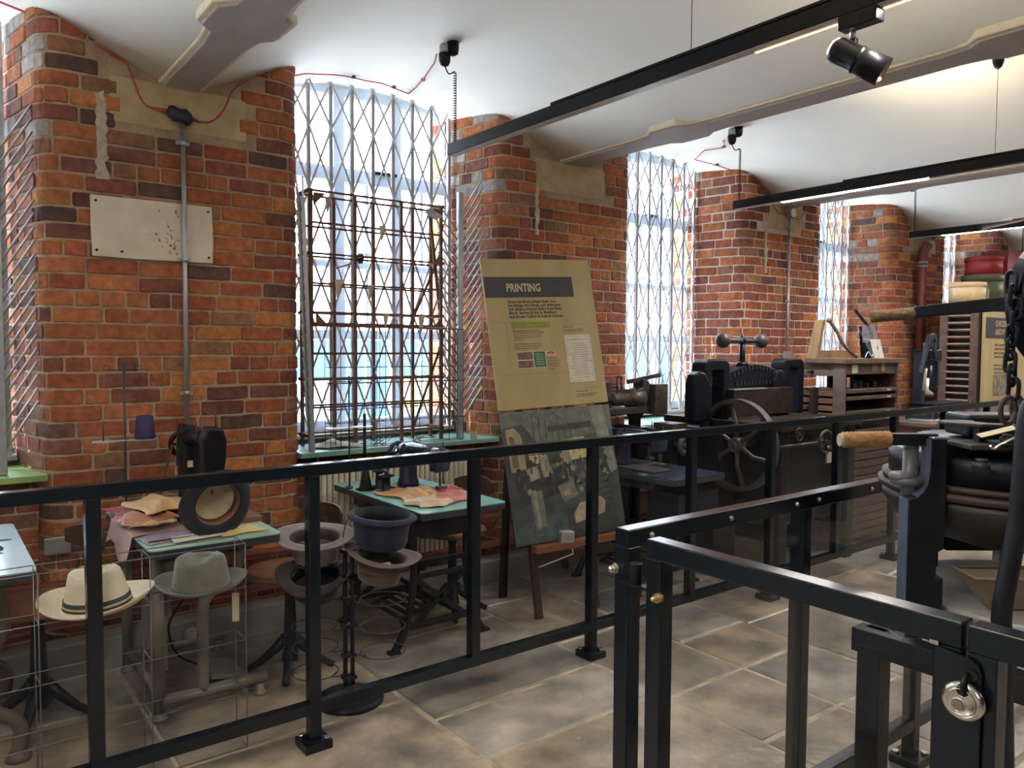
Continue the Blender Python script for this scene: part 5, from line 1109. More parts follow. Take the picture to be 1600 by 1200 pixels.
for x, z in ((5.56, 1.36), (5.56, 1.22), (5.56, 1.08), (4.66, 1.17)):
    m = MB(); m.cyl((x-.03, 3.42, z), (x+.02, 3.42, z), .007, n=8); m.cyl((x+.02, 3.42, z), (x+.035, 3.42, z), .014, n=10); m.build('set_screw', M_gd, gu)
m = MB(); m.b2((5.52, 3.36, .98), (5.59, 3.40, 1.24)); m.build('side_plate', M_gb, gu, bevel=.004)
m = MB(); m.b2((4.66, 3.1, .30), (5.5, 3.9, .98)); m.build('lower_body', M_gd, gu, bevel=.03)
m = MB(); m.b2((4.60, 3.02, .94), (5.5, 3.06, .985)); m.build('bed_rail', M_gb, gu, bevel=.004)
for x in (4.6, 5.45):
    m = MB(); m.prism([(0, 0), (.12, 0), (.05, .3), (.05, .7), (.12, .98), (0, .98)], .1, lambda u, v, w: (x-.05+w, 3.0+u, v)); m.build('leg', M_gd, gu, bevel=.01)
c = Vector((4.42, 3.255, .885)); rr_ = .315
m = MB(); m.lathe((0, 0, 0), [(rr_-.03, -.03), (rr_, -.03), (rr_, .03), (rr_-.03, .03), (rr_-.03, -.03)], 48, 'X'); m.f = [f for f in m.f if len(f) == 4]; m.mi = m.mi[:len(m.f)]; m.sm = [False]*len(m.f)
for i in range(len(m.v)): m.v[i] = tuple(Vector(m.v[i])+c)
m.build('flywheel_rim', M_ironb, gu)
for i in range(6):
    a = i*PI/3+.3; d = Vector((0, math.cos(a), math.sin(a))); d2 = Vector((0, math.cos(a+.18), math.sin(a+.18)))
    m = MB(); m.tube([c+d*.03, c+d2*.15, c+d*(rr_-.02)], [.017, .014, .016], 8); m.build('flywheel_spoke', M_ironb, gu)
m = MB(); m.cyl(c+Vector((-.05, 0, 0)), c+Vector((.3, 0, 0)), .022, n=14); m.cyl(c+Vector((-.03, 0, 0)), c+Vector((.04, 0, 0)), .05, n=18); m.build('flywheel_hub', M_ironb, gu)
def hw(parent, c, r, nm='hand_wheel', mt=None, crank=True, n=5):
    mt = mt or M_ironb; c = Vector(c)
    m = MB(); m.torus(c, r, r*.14, 'Y', 26, 8)
    for i in range(n): a = i*2*PI/n; m.bar(c, c+Vector((math.cos(a)*r, 0, math.sin(a)*r)), r*.13, r*.13)
    m.cyl(c-Vector((0, r*.2, 0)), c+Vector((0, r*1.6, 0)), r*.22, n=12)
    if crank: m.cyl(c+Vector((r*.55, 0, -r*.8)), c+Vector((r*.55, -r*.9, -r*.8)), r*.16, n=10)
    m.build(nm, mt, parent)
hw(gu, (4.98, 2.93, .90), .075); hw(gu, (4.72, 2.97, .965), .042, crank=False)
m = MB(); m.cyl((4.5, 2.98, .89), (5.0, 2.98, .89), .012, n=8); m.build('drive_shaft', M_ironb, gu)
m = MB(); m.b2((5.06, 2.965, .74), (5.12, 2.975, .86)); solo(m, 'cream_card', M_papr, 'cream card hanging below the guillotine hand wheel', 'card', (5.09, 2.97, .74))
tb = thing('open_cabinet', 'open-fronted dark cabinet with trays, type cases in its side and a thick worktop', 'cabinet', (6.0, 3.4, 0))
x0, x1, y0, y1 = 5.60, 6.44, 3.16, 3.48
M_gw = mat('grey_worn_wood', (.10, .075, .065), .6, col2=(.20, .155, .135), scale=6)
m = MB(); m.b2((x0-.02, y0-.02, 1.43), (x1+.10, y1, 1.468)); m.build('worktop', mat('worn_worktop', (.14, .09, .055), .5, var=.2), tb, bevel=.003)
m = MB(); m.b2((x0, y0, 0), (x0+.035, y0+.09, 1.43)); m.build('corner_post', M_gw, tb, bevel=.002)
m = MB(); m.b2((x0, 3.63, 0), (x0+.07, 3.69, 1.52)); m.build('back_post', M_gw, tb, bevel=.003)
m = MB(); m.b2((x0+.005, y0+.09, 1.33), (x0+.05, 3.63, 1.455)); m.build('side_beam', M_gw, tb, bevel=.003)
for i in range(20): m = MB(); m.b2((x0+.008, 3.255, .09+i*.057), (x0+.03, 3.62, .09+i*.057+.040)); m.build('type_case', M_slat, tb, bevel=.002)
m = MB(); m.b2((x0+.06, 3.50, .06), (x1-.03, 3.62, 1.22)); m.b2((x0+.035, 3.26, .06), (x0+.06, 3.6, 1.2)); m.build('carcass', M_dark, tb)
m = MB(); m.b2((x1-.035, y0, 0), (x1, y1, 1.43)); m.build('side_panel', M_oldw, tb, bevel=.002)
m = MB(); m.b2((x0+.30, y1-.02, 0), (x1-.03, y1, 1.43)); m.build('back_panel', M_dark, tb)
m = MB(); m.b2((x0+.035, y0+.005, 1.345), (x1-.035, y0+.03, 1.43)); m.build('apron', M_oldw, tb)
m = MB(); m.bar((x0-.03, 3.30, 1.02), (x0-.03, 3.55, 1.0), .02, .02, (0, 0, 1)); m.bar((x0-.03, 3.30, 1.02), (x0-.03, 3.2, .86), .02, .03, (1, 0, 0)); m.build('side_handle', M_wood, tb)
wp = thing('wooden_lever_block', 'pale wooden upright with a curved lever standing on the open cabinet side', 'lever', (5.62, 3.44, 1.456))
m = MB(); m.add([(5.61, 3.40, 1.457), (5.65, 3.40, 1.457), (5.65, 3.49, 1.457), (5.61, 3.49, 1.457), (5.61, 3.35, 1.77), (5.65, 3.35, 1.77), (5.65, 3.42, 1.77), (5.61, 3.42, 1.77)], [(3, 2, 1, 0), (4, 5, 6, 7), (0, 1, 5, 4), (1, 2, 6, 5), (2, 3, 7, 6), (3, 0, 4, 7)]); m.build('upright', M_pale, wp, bevel=.004)
m = MB(); m.tube(curve_pts([(5.66, 3.33, 1.76), (5.72, 3.31, 1.70), (5.82, 3.29, 1.57), (5.98, 3.27, 1.475)], 6), [.014]*19, 8); m.sph((5.66, 3.33, 1.765), .022, 12, 8); m.build('curved_lever', M_slat, wp)
m = MB(); m.b2((5.66, 3.44, 1.469), (6.2, 3.47, 1.53)); solo(m, 'brown_batten', mat('ochre_wood', (.30, .18, .08), .6, var=.2), 'ochre wooden batten lying along the back of the open cabinet top', 'batten', (5.9, 3.455, 1.469))
for z in (1.20, 1.145, 1.03, .975): 
    m = MB(); m.b2((x0+.04, y0-.01, z), (x1-.04, y1-.03, z+.03)); tr = m.build('tray', M_oldw, tb, bevel=.003)
    m = MB(); m.b2((x1-.20, y0-.014, z+.008), (x1-.14, y0-.009, z+.02)); m.build('tray_label', M_papr, tr)
for i in range(14):
    m = MB(); z = .05+i*.062; m.b2((x0+.04, y0+.0, z), (x1-.04, y0+.025, z+.052)); m.build('drawer', M_oldw, tb, bevel=.002)
for a, b, c_, m_ in ((.12, .20, 1.355, M_papr), (.42, .50, 1.36, MATS['brown_fibreboard']), (.56, .62, 1.36, mat('ochre_label', (.32, .22, .08), .7))):
    m = MB(); m.b2((x0+a, y0+.001, c_), (x0+b, y0+.006, c_+.065)); m.build('paper_label', m_, tb)
m = MB(); m.b2((x0+.045, y0-.003, 1.25), (x0+.08, y0+.002, 1.325)); m.build('pink_label', mat('pink_label', (.42, .16, .12), .7), tb)
for i, w_ in enumerate(('leftmost', 'second from the left', 'third from the left', 'third from the right', 'second from the right', 'rightmost')):
    x = x0+.15+i*.1; m = MB(); m.b2((x, y0+.06, 1.232), (x+R.uniform(.04, .07), y0+.15, 1.232+R.uniform(.02, .07))); solo(m, 'type_block', R.choice([M_iron, M_ironb, M_dark]), 'dark printing block in the open cabinet, %s of its row' % w_, 'block', (x, y0+.1, 1.232), 'printing blocks in the open cabinet', bevel=.002)
ac = thing('acrylic_holder', 'clear acrylic leaflet holder with a white card on the open cabinet', 'leaflet holder', (6.2, 3.3, 1.468))
def Ah(u, v, w=0): return Vector((5.96+u, 3.20+v*.12+w, 1.47+v-u*.0))
m = MB(); m.add([Ah(.0-.06*1, .26), Ah(.0+.22, .26), Ah(.30, 0), Ah(.14, 0), Ah(-.06, .26, .004), Ah(.22, .26, .004), Ah(.30, 0, .004), Ah(.14, 0, .004)], [(0, 1, 2, 3), (7, 6, 5, 4), (0, 4, 5, 1), (1, 5, 6, 2), (2, 6, 7, 3), (3, 7, 4, 0)]); m.build('clear_sheet', glass('holder_acrylic', (.9, .92, .97), 1.0, .12, (.8, .8, .95)), ac)
m = MB(); m.add([Ah(.10, .15, -.01), Ah(.26, .15, -.01), Ah(.30, .0, -.01), Ah(.15, 0, -.01), Ah(.10, .15, -.007), Ah(.26, .15, -.007), Ah(.30, .0, -.007), Ah(.15, 0, -.007)], [(0, 1, 2, 3), (7, 6, 5, 4), (0, 4, 5, 1), (1, 5, 6, 2), (2, 6, 7, 3), (3, 7, 4, 0)]); m.build('white_card', mat('white_card', (.75, .74, .70), .6), ac)
m = MB(); m.add([Ah(.195, .095, -.012), Ah(.215, .095, -.012), Ah(.215, .07, -.012), Ah(.2, .065, -.012)], [(0, 1, 2, 3)]); m.build('red_motif', MATS['print_red'], ac)
m = MB(); m.bar((5.93, 3.22, 1.72), (6.12, 3.30, 1.475), .02, .008); m.bar((6.10, 3.24, 1.47), (6.06, 3.24, 1.60), .05, .05); m.build('dark_stand', M_iron, ac)
m = MB(); m.tube(curve_pts([(6.03, 3.33, 1.87), (6.16, 3.33, 1.79), (6.27, 3.33, 1.72), (6.32, 3.33, 1.62), (6.27, 3.33, 1.475)], 6), [.016]*25, 8); solo(m, 'curved_blade', mat('brown_black_iron', (.05, .03, .025), .5), 'dark curved blade rising behind the acrylic holder', 'blade', (6.27, 3.33, 1.468))
m = MB(); m.tube(curve_pts([(5.98, 3.2, 1.475), (6.02, 3.2, 1.52), (6.07, 3.2, 1.485), (6.11, 3.2, 1.50), (6.14, 3.2, 1.47)], 5), .004, 6); solo(m, 'white_flex', MATS['white_cord'], 'loop of white flex on the open cabinet top', 'cable', (6.05, 3.2, 1.468))
# long low cabinet and the arbor press on it
lc = thing('low_cabinet', 'long low red-brown cabinet with papers on its top', 'cabinet', (7.4, 3.2, 0), 0, 'type cabinets')
m = MB(); m.b2((6.62, 2.97, 0), (8.15, 3.40, .90)); m.build('carcass', mat('red_brown_wood', (.12, .055, .035), .5, col2=(.2, .095, .06), scale=5, stretch=(1, 1, 4)), lc, bevel=.003)
m = MB(); m.b2((6.58, 2.94, .90), (8.18, 3.42, .93)); m.build('worktop', M_slat, lc, bevel=.003)
for i in range(4):
    x = 6.66+i*.37; m = MB(); m.b2((x, 2.955, .08), (x+.34, 2.97, .85)); m.build('door', MATS['red_brown_wood'], lc, bevel=.004)
for i, (x, y, sx_, sy_, c_, lab) in enumerate(((6.75, 3.0, .3, .2, (.55, .58, .65), 'pale blue sheet at the near end of the low cabinet'), (7.15, 3.0, .3, .14, (.35, .28, .2), 'tan folded sheet on the low cabinet'), (7.5, 2.98, .26, .2, (.6, .6, .62), 'white sheet in the middle of the low cabinet'), (7.8, 3.0, .2, .16, (.3, .25, .2), 'brown folded sheet at the far end of the low cabinet'))):
    m = MB(); m.box((x+sx_/2, y+sy_/2, .9365+.002), (sx_, sy_, .012), rz=.15*(i-1)); solo(m, 'paper_sheet', mat('sheet_%d' % i, c_, .7), lab, 'paper', (x+sx_/2, y+sy_/2, .931), 'papers on the low cabinet')
ap = thing('arbor_press', 'blue-black arbor press with round top cam on the low cabinet', 'press', (7.0, 3.22, .931))
M_bi = mat('blue_black_iron', (.02, .028, .045), .38, var=.3)
m = MB(); m.prism([(0, 0), (.36, 0), (.36, .04), (.22, .05), (.22, .13), (.14, .13), (.12, .05), (0, .04)], .16, lambda u, v, w: (6.82+u, 3.12+w, .935+v)); m.build('base', M_bi, ap, bevel=.006)
m = MB(); m.b2((6.86, 3.16, 1.06), (6.92, 3.24, 1.52)); m.build('column', M_bi, ap, bevel=.006)
m = MB(); m.b2((7.14, 3.16, 1.22), (7.19, 3.24, 1.52)); m.build('column', M_bi, ap, bevel=.006)
m = MB(); m.b2((6.86, 3.15, 1.44), (7.20, 3.25, 1.54)); m.build('top_beam', M_gd, ap, bevel=.008)
m = MB(); m.prism([(0, 0), (.03, 0), (.22, .32), (.30, .36), (.33, .33), (.31, .22), (.33, .14), (.36, .14), (.36, .38), (.30, .42), (.2, .40), (.12, .3)], .03, lambda u, v, w: (6.74+u*.75, 3.11+w, 1.34+v*.82)); m.build('cam_lever', M_bi, ap, bevel=.006)
for x, r_, z0, z1 in ((7.0, .012, 1.30, 1.45), (7.07, .026, 1.22, 1.40)): m = MB(); m.cyl((x, 3.2, z0), (x, 3.2, z1), r_, n=12); m.build('ram', M_bi, ap)
m = MB(); m.lathe((7.0, 3.2, 1.13), [(.07, 0), (.07, .03), (.03, .06), (.035, .16)], 18); m.build('die', mat('worn_bright_iron', (.3, .3, .3), .35, metal=.8), ap)
m = MB(); m.prism([(0, 0), (.16, -.01), (.62, .0), (.68, .02), (.62, .03), (0, .03)], .2, lambda u, v, w: (6.74+u, 3.0+w, 1.055+v)); m.build('table_plate', M_gd, ap, bevel=.004)
for x in (6.95, 7.08): m = MB(); m.cyl((x, 3.18, 1.54), (x, 3.18, 1.60), .022, n=8); m.build('adjusting_nut', M_ironb, ap)
m = MB(); m.tube([(6.80, 3.1, 1.38), (6.78, 3.1, 1.30), (6.755, 3.1, 1.19)], .01, 8); m.build('pull_handle', mat('worn_wood_handle', (.5, .4, .3), .5), ap)
for x in (6.88, 7.20): m = MB(); m.torus((x, 3.05, .985), .05, .008, 'Y', 20, 6); m.build('wheel', M_bi, ap)
# louvred cabinet, louvres facing the window end of the room
lv = thing('louvred_cabinet', 'tall dark louvred cabinet carrying the hat boxes', 'cabinet', (9.1, 3.6, 0))
X0, X1, Y0, Y1, ZT = 8.47, 9.85, 3.385, 3.74, 1.985
m = MB(); m.b2((X0+.05, Y0, 0), (X1, Y1, ZT)); m.build('carcass', M_dark, lv)
m = MB(); m.b2((X0-.02, Y0-.01, ZT), (X1+.02, Y1+.12, ZT+.03)); m.build('top_board', M_wood, lv, bevel=.004)
for y, w_ in ((Y0, .06), (Y1-.075, .075)): m = MB(); m.b2((X0, y, 0), (X0+.05, y+w_, ZT)); m.build('stile', M_oldw, lv, bevel=.003)
for i in range(26):
    z = .08+i*.072; m = MB(); m.bar((X0+.02, Y0+.06, z), (X0+.02, Y1-.075, z), .035, .018, (.5, 0, 1)); m.build('slat', M_slat, lv)
for z in (1.12, .98, 1.5): m = MB(); m.b2((X0-.012, Y0+.02, z), (X0, Y0+.035, z+.07)); m.build('latch', M_steel, lv)
cs = thing('packing_sign', 'ply CHECKING AND PACKING information board beside the louvred cabinet', 'sign', (9.1, 3.36, .78))
m = MB(); m.b2((8.56, 3.35, .98), (9.75, 3.37, 1.93)); m.build('board', M_birch, cs, bevel=.002)
m = MB(); m.b2((8.60, 3.346, 1.66), (9.45, 3.35, 1.87)); m.build('title_band', M_ink, cs)
text('CHECKING\nAND PACKING', .085, (8.82, 3.345, 1.78), (1, 0, 0), (0, 0, 1), M_birch, cs, xs=.85, line=1.0, offset=.002)
text('Once a hat was finished it was\nchecked for faults, brushed and\npacked in tissue, then boxed and\nlabelled for the customer.', .038, (8.82, 3.348, 1.58), (1, 0, 0), (0, 0, 1), M_tx, cs, line=1.1)
text('Hat boxes were made on site\nin many shapes and sizes by\nwomen in the box room.', .032, (8.82, 3.348, 1.37), (1, 0, 0), (0, 0, 1), M_tx, cs, line=1.2)
m = MB(); m.b2((8.82, 3.345, 1.07), (9.28, 3.35, 1.28)); m.build('printed_picture', mat('sepia_print', (.06, .05, .04), .5, col2=(.35, .28, .2), scale=14), cs)
m = MB(); m.b2((8.56, 3.35, .55), (9.75, 3.37, .97)); m.build('photo_panel', mat('grey_photo', (.08, .09, .10), .4, col2=(.22, .22, .2), scale=6), cs)
m = MB(); m.b2((8.5, 3.33, .50), (9.8, 3.382, .54)); m.b2((8.6, 3.371, 0), (8.65, 3.383, .9)); m.b2((9.6, 3.371, 0), (9.65, 3.383, .9)); m.build('stand_frame', M_wood, cs)
def hatbox(nm, c, r, h, mt, lab, sx=1.0, g='hat boxes on the louvred cabinet', lid=True):
    t = thing(nm, lab, 'hat box', c, 0, g)
    m = MB(); m.lathe((0, 0, 0), [(r*.97, 0), (r*.97, h*.97)], 36, sx=sx); m.build('box_body', mt, t, False)
    m = MB(); m.lathe((0, 0, h*.76), [(r*.975, 0), (r, 0), (r, h*.23), (r*.96, h*.24)], 36, sx=sx); m.build('lid', mt, t, False); return t
ZB = 2.017
hb1 = hatbox('cream_hat_box', (8.68, 3.57, ZB), .175, .215, mat('cream_card_box', (.56, .42, .22), .45), 'cream round hat box standing in front of the green one')
m = MB(); m.b2((.07, -.162, .02), (.13, -.13, .15)); m.build('green_label', mat('olive_label', (.12, .14, .05), .5), hb1, False)
hb2 = hatbox('green_hat_box', (9.12, 3.60, ZB), .205, .32, mat('olive_green_box', (.075, .085, .045), .5), 'olive green round hat box under the red box')
hb3 = hatbox('red_hat_box', (9.13, 3.60, ZB+.322), .185, .19, mat('red_card_box', (.34, .03, .035), .45), 'red round hat box on top of the green one')
M_cr = mat('crimson_card_box', (.27, .02, .03), .45); M_gl = mat('gilt_print', (.62, .42, .12), .4)
bx = thing('crimson_hat_box', 'tall crimson square hat box with gilt print', 'hat box', (9.55, 3.6, ZB), 0, 'hat boxes on the louvred cabinet')
m = MB(); m.b2((9.36, 3.45, ZB+.26), (9.80, 3.72, ZB+.60)); m.build('box_body', M_cr, bx, bevel=.003)
m = MB(); m.b2((9.42, 3.445, ZB+.285), (9.72, 3.45, ZB+.345)); m.build('gilt_border', M_gl, bx); m = MB(); m.b2((9.43, 3.442, ZB+.295), (9.71, 3.446, ZB+.335)); m.build('label_panel', M_cr, bx)
m = MB(); m.torus((9.66, 3.446, ZB+.46), .04, .008, 'Y', 20, 6, sy=1.5); m.build('gilt_crest', M_gl, bx)
text('HATS', .035, (9.48, 3.440, ZB+.302), (1, 0, 0), (0, 0, 1), M_gl, bx)
b4 = thing('scarlet_hat_box', 'scarlet square hat box under the crimson one', 'hat box', (9.55, 3.6, ZB), 0, 'hat boxes on the louvred cabinet')
m = MB(); m.b2((9.37, 3.45, ZB), (9.79, 3.72, ZB+.258)); m.build('box_body', mat('scarlet_card_box', (.42, .03, .025), .45), b4, bevel=.003)
text('CO', .05, (9.42, 3.446, ZB+.13), (1, 0, 0), (0, 0, 1), M_gl, b4)
# ---------------------------------------------------------------- hat press on its iron stand in the foreground
# press parts are laid out in the press's own frame: x to its right, y away, origin on the floor
PX, PY = 1.25, 2.05
ew = Vector((.794, -.607, 0)); nw = Vector((.607, .794, 0))
po = ew*PX+nw*PY
st = thing('press_stand', 'dark iron stand with a grey plate top under the hat press', 'stand', (2.42, .74, 0))
for x, y in ((2.05, 1.05), (2.05, .36), (2.82, 1.05), (2.82, .36)):
    m = MB(); m.b2((x-.032, y-.032, 0), (x+.032, y+.032, .745)); m.build('leg', M_iron, st, bevel=.004)
for a, b in (((2.02, .30, .72), (2.08, 1.10, .785)), ((2.79, .33, .74), (2.85, 1.08, .785)), ((2.05, 1.02, .74), (2.82, 1.08, .785)), ((2.05, .33, .74), (2.82, .39, .785)), ((2.03, .39, .16), (2.07, 1.02, .21))):
    m = MB(); m.b2(a, b); m.build('rail', M_iron, st, bevel=.003)
m = MB(); m.lathe((2.42, .80, .786), [(.30, 0), (.30, .06), (.33, .075), (.33, .094), (.325, .098), (.0001, .098)], 48); m.build('top_plate', mat('grey_plate', (.34, .33, .31), .45, metal=.3, var=.3, scale=8, bump=.1), st)
pr_ = thing('hat_press', 'heavy black hat press with rope-wrapped handles and a chain', 'press', (po.x, po.y, 0), -YAW)
def L(px, py, d):  # unused at run time except for laying out the casting's profile points
    return None
def v(x, y, z): return (x-PX, y-PY, z)
def add(m, nm, mt, bevel=0, **k): return m.build(nm, mt, pr_, False, bevel, **k)
M_p = mat('press_casting', (.010, .012, .017), .4, spec=.28, var=.3, scale=10, bump=.18, bscale=40)
M_pl = mat('press_polished_edge', (.16, .20, .28), .35, metal=.5, var=.2)
M_pb = mat('press_brown_ring', (.045, .03, .022), .55, var=.3)
Y0 = 1.97
P = [(1.018, .803), (1.113, .803), (1.113, .96), (1.094, .965), (1.094, 1.025), (1.113, 1.035), (1.113, 1.322), (1.072, 1.322), (1.072, 1.235), (1.068, 1.205), (1.058, 1.185), (1.043, 1.172), (1.018, 1.165)]
m = MB(); m.prism([(a-PX, b) for a, b in P], .043, lambda u, w_, q: (u, Y0-PY+q, w_)); add(m, 'column', M_p, .004)
m = MB(); m.b2(v(1.073, 1.966, 1.318), v(1.115, 2.016, 1.324)); add(m, 'column_cap', M_pl, .003)
# bluish machined left face of the column
P2 = [(.0, .803), (.0, 1.163), (.022, 1.168), (.038, 1.182), (.050, 1.205), (.054, 1.24), (.054, 1.318)]
m = MB()
vs = []
for a, b in P2: vs += [v(1.0165+a, 1.969, b), v(1.0165+a, 2.014, b)]
vs2 = [(x-.0025, y, z) for x, y, z in vs]; n = len(P2)
m.add(vs+vs2, [(2*i, 2*i+1, 2*i+3, 2*i+2) for i in range(n-1)]+[(2*n+2*i+2, 2*n+2*i+3, 2*n+2*i+1, 2*n+2*i) for i in range(n-1)]+[(2*i, 2*i+2, 2*n+2*i+2, 2*n+2*i) for i in range(n-1)]+[(2*n+2*i+1, 2*n+2*i+3, 2*i+3, 2*i+1) for i in range(n-1)]); add(m, 'machined_face', M_pl)
cx, cy = 1.40, 2.16
for prof, nm, mt in (([(.10, 1.00), (.20, 1.03), (.30, 1.08), (.325, 1.13), (.325, 1.155), (.2, 1.155)], 'lower_bowl', mat('bowl_iron', (.022, .019, .017), .5, var=.3)),
                     ([(.2, 1.157), (.335, 1.157), (.338, 1.175), (.325, 1.178)], 'brown_ring', M_pb), ([(.2, 1.18), (.325, 1.18), (.328, 1.195), (.2, 1.197)], 'brown_ring', M_pb),
                     ([(.2, 1.198), (.31, 1.198), (.312, 1.265), (.30, 1.272), (.22, 1.275)], 'platen', M_p), ([(.12, 1.276), (.24, 1.276), (.24, 1.30), (.10, 1.305)], 'platen_cap', M_p)):
    m = MB(); m.lathe(v(cx, cy, 0), prof, 56); add(m, nm, mt)
m = MB(); m.b2(v(1.112, 2.0, 1.245), v(1.62, 2.10, 1.305)); add(m, 'head_beam', M_p, .006)
m = MB(); m.b2(v(1.13, 1.90, 1.300), v(1.60, 2.02, 1.313)); add(m, 'deck_plate', M_ironb, .003)
for x, y, z, r_ in ((1.145, 1.88, 1.262, .022), (1.232, 1.92, 1.318, .02), (1.30, 1.90, 1.318, .016)):
    m = MB(); m.cyl(v(x, y, z-.004), v(x, y, z+.012), r_, n=6); m.cyl(v(x, y, z+.012), v(x, y, z+.02), r_*.6, n=10); add(m, 'nut', M_ironb)
m = MB(); m.b2(v(1.20, 1.88, 1.313), v(1.28, 1.96, 1.318)); add(m, 'clamp_plate', M_p)
m = MB(); m.b2(v(1.24, 2.1, 1.31), v(1.62, 2.22, 1.37)); add(m, 'rear_block', M_p, .008)
m = MB(); m.b2(v(1.42, 2.02, 1.35), v(1.62, 2.1, 1.385)); add(m, 'rear_cap', M_pl, .006)
# horseshoe plate
hs = [(0, .0), (.0, .022), (.03, .036), (.075, .035), (.10, .026), (.085, .012), (.10, -.006), (.13, -.014), (.16, -.012), (.14, -.03), (.06, -.024)]
m = MB(); m.prism([(1.125+a, 2.0+b*2.0) for a, b in hs], .008, lambda u, w_, q: v(u, w_, 1.352+q)); add(m, 'horseshoe_plate', M_ironb, .002)
m = MB(); m.b2(v(1.185, 1.96, 1.30), v(1.205, 1.985, 1.352)); add(m, 'plate_stem', M_p)
m = MB(); m.tube(curve_pts([v(1.165, 1.88, 1.314), v(1.175, 1.885, 1.306), v(1.20, 1.89, 1.318), v(1.24, 1.9, 1.333)], 5), .0035, 6); add(m, 'spring_clip', M_steel)
# lower lever with rope grip
m = MB(); m.b2(v(.975, 1.99, 1.300), v(1.10, 2.02, 1.330)); add(m, 'lower_lever', M_p, .003)
def rope(P0, P1, r_, nm, mt, turns):
    P0, P1 = Vector(P0), Vector(P1); N = turns*2; pts = []; rr = []
    for i in range(N+1):
        q = i/N; pts.append(P0.lerp(P1, q)); e = min(1, math.sin(PI*min(1, max(.0, q*1.0)))*4+.55); rr.append(r_*(1.0 if i % 2 else .90)*min(1, e))
    m = MB(); m.tube(pts, rr, 16); add(m, nm, mt)
M_rope = mat('rope_wrap', (.28, .15, .05), .85, col2=(.46, .28, .12), scale=40, bump=.9, bscale=90)
rope(v(.855, 2.005, 1.312), v(.985, 2.005, 1.315), .0215, 'rope_grip', M_rope, 12)
m = MB(); m.cyl(v(.85, 2.005, 1.312), v(.862, 2.005, 1.312), .0165, n=14); add(m, 'grip_end', mat('grip_end_wood', (.45, .38, .3), .7))
# clevis knuckle left of the column
for x, z, r_, t_ in ((1.036, 1.205, .030, .012), (1.024, 1.215, .022, .012)): m = MB(); m.torus(v(x, 2.02, z), r_, t_, 'Z', 20, 8); add(m, 'knuckle_ring', mat('knuckle_grey', (.13, .13, .14), .45, metal=.2), )
m = MB(); m.tube([v(1.043, 2.02, 1.16), v(1.043, 2.02, 1.20), v(1.045, 2.02, 1.29)], [.022, .02, .018], 14); m.sph(v(1.045, 2.02, 1.29), .019, 12, 8); add(m, 'knuckle_pin', MATS['knuckle_grey'])
# upper lever, farther back, with its own grip
m = MB(); m.add([v(1.345, 2.6, 1.652), v(1.345, 2.64, 1.652), v(1.345, 2.64, 1.690), v(1.345, 2.6, 1.690), v(1.68, 2.55, 1.680), v(1.68, 2.59, 1.680), v(1.68, 2.59, 1.728), v(1.68, 2.55, 1.728)], [(0, 1, 2, 3), (7, 6, 5, 4), (0, 4, 5, 1), (1, 5, 6, 2), (2, 6, 7, 3), (3, 7, 4, 0)]); add(m, 'upper_lever', M_p, .004)
rope(v(1.205, 2.62, 1.655), v(1.40, 2.62, 1.672), .021, 'rope_grip', mat('dark_rope_wrap', (.12, .075, .035), .85, col2=(.22, .15, .08), scale=40, bump=.9, bscale=90), 14)
# black curved pull rod, chain and pulley arm near the viewer
m = MB(); m.tube(curve_pts([v(1.085, 1.66, .62), v(1.045, 1.62, .90), v(1.028, 1.60, 1.0), v(1.04, 1.6, 1.09), v(1.055, 1.6, 1.20), v(1.062, 1.6, 1.33), v(1.068, 1.6, 1.41), v(1.085, 1.6, 1.445), v(1.13, 1.62, 1.455), v(1.3, 1.7, 1.46)], 6), .0195, 14); add(m, 'pull_rod', M_p)
m = MB(); m.tube(curve_pts([v(1.085, 1.66, .62), v(1.03, 1.75, .45), v(.98, 1.85, .34), v(1.0, 1.95, .18), v(1.06, 2.0, .02)], 6), .028, 12); add(m, 'rod_foot', M_pl)
m = MB(); m.lathe((0, 0, 0), [(.0001, -.03), (.13, -.03), (.145, -.022), (.132, 0), (.145, .022), (.13, .03), (.0001, .03)], 40, 'Y')
for i in range(len(m.v)): a = m.v[i]; m.v[i] = (a[0]+1.245-PX, a[1]+1.72-PY, a[2]*1.15+1.655)
add(m, 'chain_pulley', M_gd)
m = MB(); m.b2(v(1.22, 1.68, 1.30), v(1.30, 1.76, 1.62)); add(m, 'pulley_post', M_gd, .01)
def link(c, rot):
    m = MB(); n = 14; pts = []
    for i in range(n):
        a = 2*PI*i/n; x, z = .0115*math.cos(a), .012*math.sin(a)+(.011 if math.sin(a) > 0 else -.011)
        p = Vector((x*math.cos(rot), x*math.sin(rot), z)); pts.append(Vector(v(*c))+p)
    m.tube(pts, .0048, 8, closed=True); add(m, 'chain_link', M_gd)
for i in range(9): link((1.095+.006*math.sin(i*.9)+(-.008 if i < 2 else 0), 1.70, 1.695-i*.029), .5 if i % 2 else 2.0)
m = MB(); m.torus(v(1.09, 1.70, 1.415), .017, .0055, 'Y', 20, 8, sy=1.7); m.torus(v(1.115, 1.71, 1.42), .018, .005, 'X', 20, 8, sy=1.5); add(m, 'shackle_ring', mat('brown_ring_iron', (.04, .025, .02), .5))
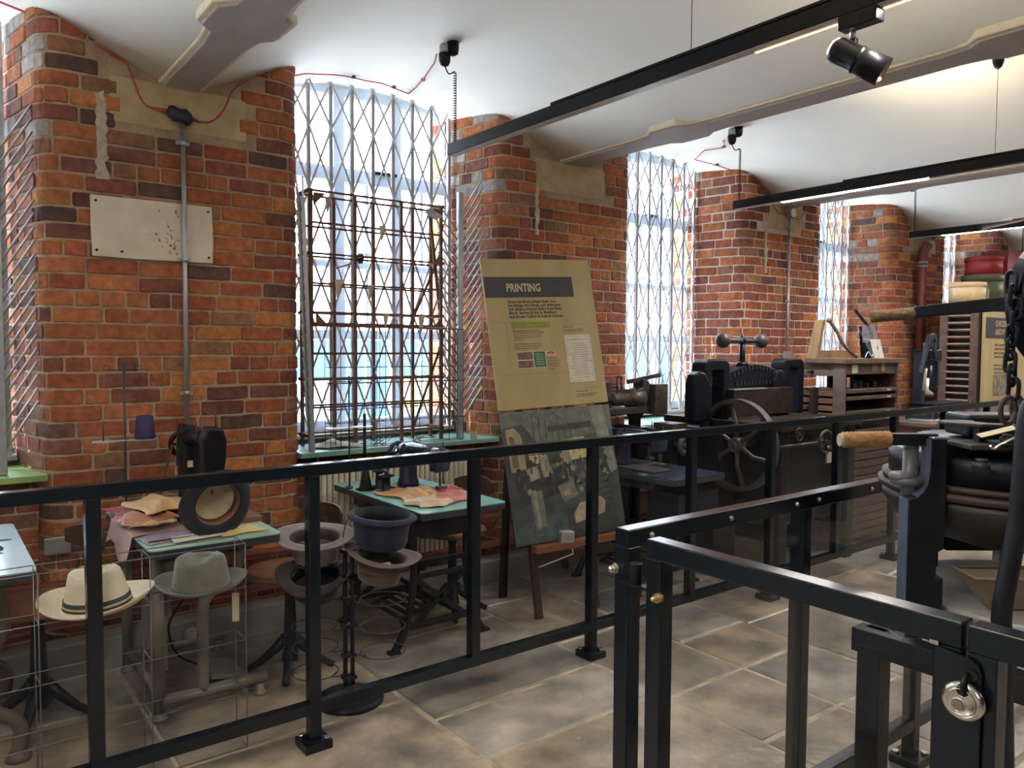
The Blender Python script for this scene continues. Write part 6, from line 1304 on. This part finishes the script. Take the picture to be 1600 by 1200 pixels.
# tag tied by string
m = MB(); m.add([v(1.155, 1.90, 1.331), v(1.245, 1.905, 1.352), v(1.25, 1.93, 1.358), v(1.16, 1.93, 1.336), v(1.155, 1.90, 1.3325), v(1.245, 1.905, 1.3535), v(1.25, 1.93, 1.3595), v(1.16, 1.93, 1.3375)], [(0, 3, 2, 1), (4, 5, 6, 7), (0, 1, 5, 4), (1, 2, 6, 5), (2, 3, 7, 6), (3, 0, 4, 7)])
tg = add(m, 'paper_tag', mat('tag_card', (.62, .54, .38), .7))
m = MB(); m.tube([v(1.245, 1.915, 1.356), v(1.262, 1.88, 1.375), v(1.22, 1.75, 1.46)], .0018, 5); add(m, 'tag_string', mat('string', (.55, .48, .36), .8))
# bucket on the plate
bk = thing('brown_trough', 'tapered brown metal trough standing on the grey plate', 'trough', (po.x, po.y, .80), -YAW)
def tr(z, e): 
    a, b, c_, d_ = 1.19-e, 1.55+e, 1.925-e*.6, 1.985+e*.6
    return [(a-PX, c_-PY, z), (b-PX, c_-PY, z), (b-PX, d_-PY, z), (a-PX, d_-PY, z)]
m = MB(); vs = tr(.088, -.03)+tr(.178, .035)+tr(.178, .030)+tr(.094, -.034)
m.add(vs, [(3, 2, 1, 0)]+[(i, (i+1) % 4, 4+(i+1) % 4, 4+i) for i in range(4)]+[(4+i, 4+(i+1) % 4, 8+(i+1) % 4, 8+i) for i in range(4)]+[(8+i, 8+(i+1) % 4, 12+(i+1) % 4, 12+i) for i in range(4)]+[(12, 13, 14, 15)]); m.build('body', mat('brown_trough_metal', (.20, .155, .10), .6, var=.15), bk, False, .006)
m = MB(); q = tr(.179, .034); m.tube([Vector(p) for p in q], .005, 8, closed=True); m.build('rolled_rim', MATS['brown_trough_metal'], bk, False)
# press leg behind, with torn foil, and motor box
m = MB(); m.b2(v(1.27, 2.35, .80), v(1.31, 2.40, 1.05)); add(m, 'rear_leg', M_p, .004)
m = MB(); m.b2(v(1.33, 2.35, .93), v(1.62, 2.55, 1.08)); add(m, 'motor_box', M_gd, .01)
m = MB(); crumple(m, 1.22-PX, 1.31-PX, 2.28-PY, 2.36-PY, .99, .05, 10, 8, .001, .5, 77); add(m, 'torn_foil', mat('foil', (.45, .45, .48), .35, metal=.6))
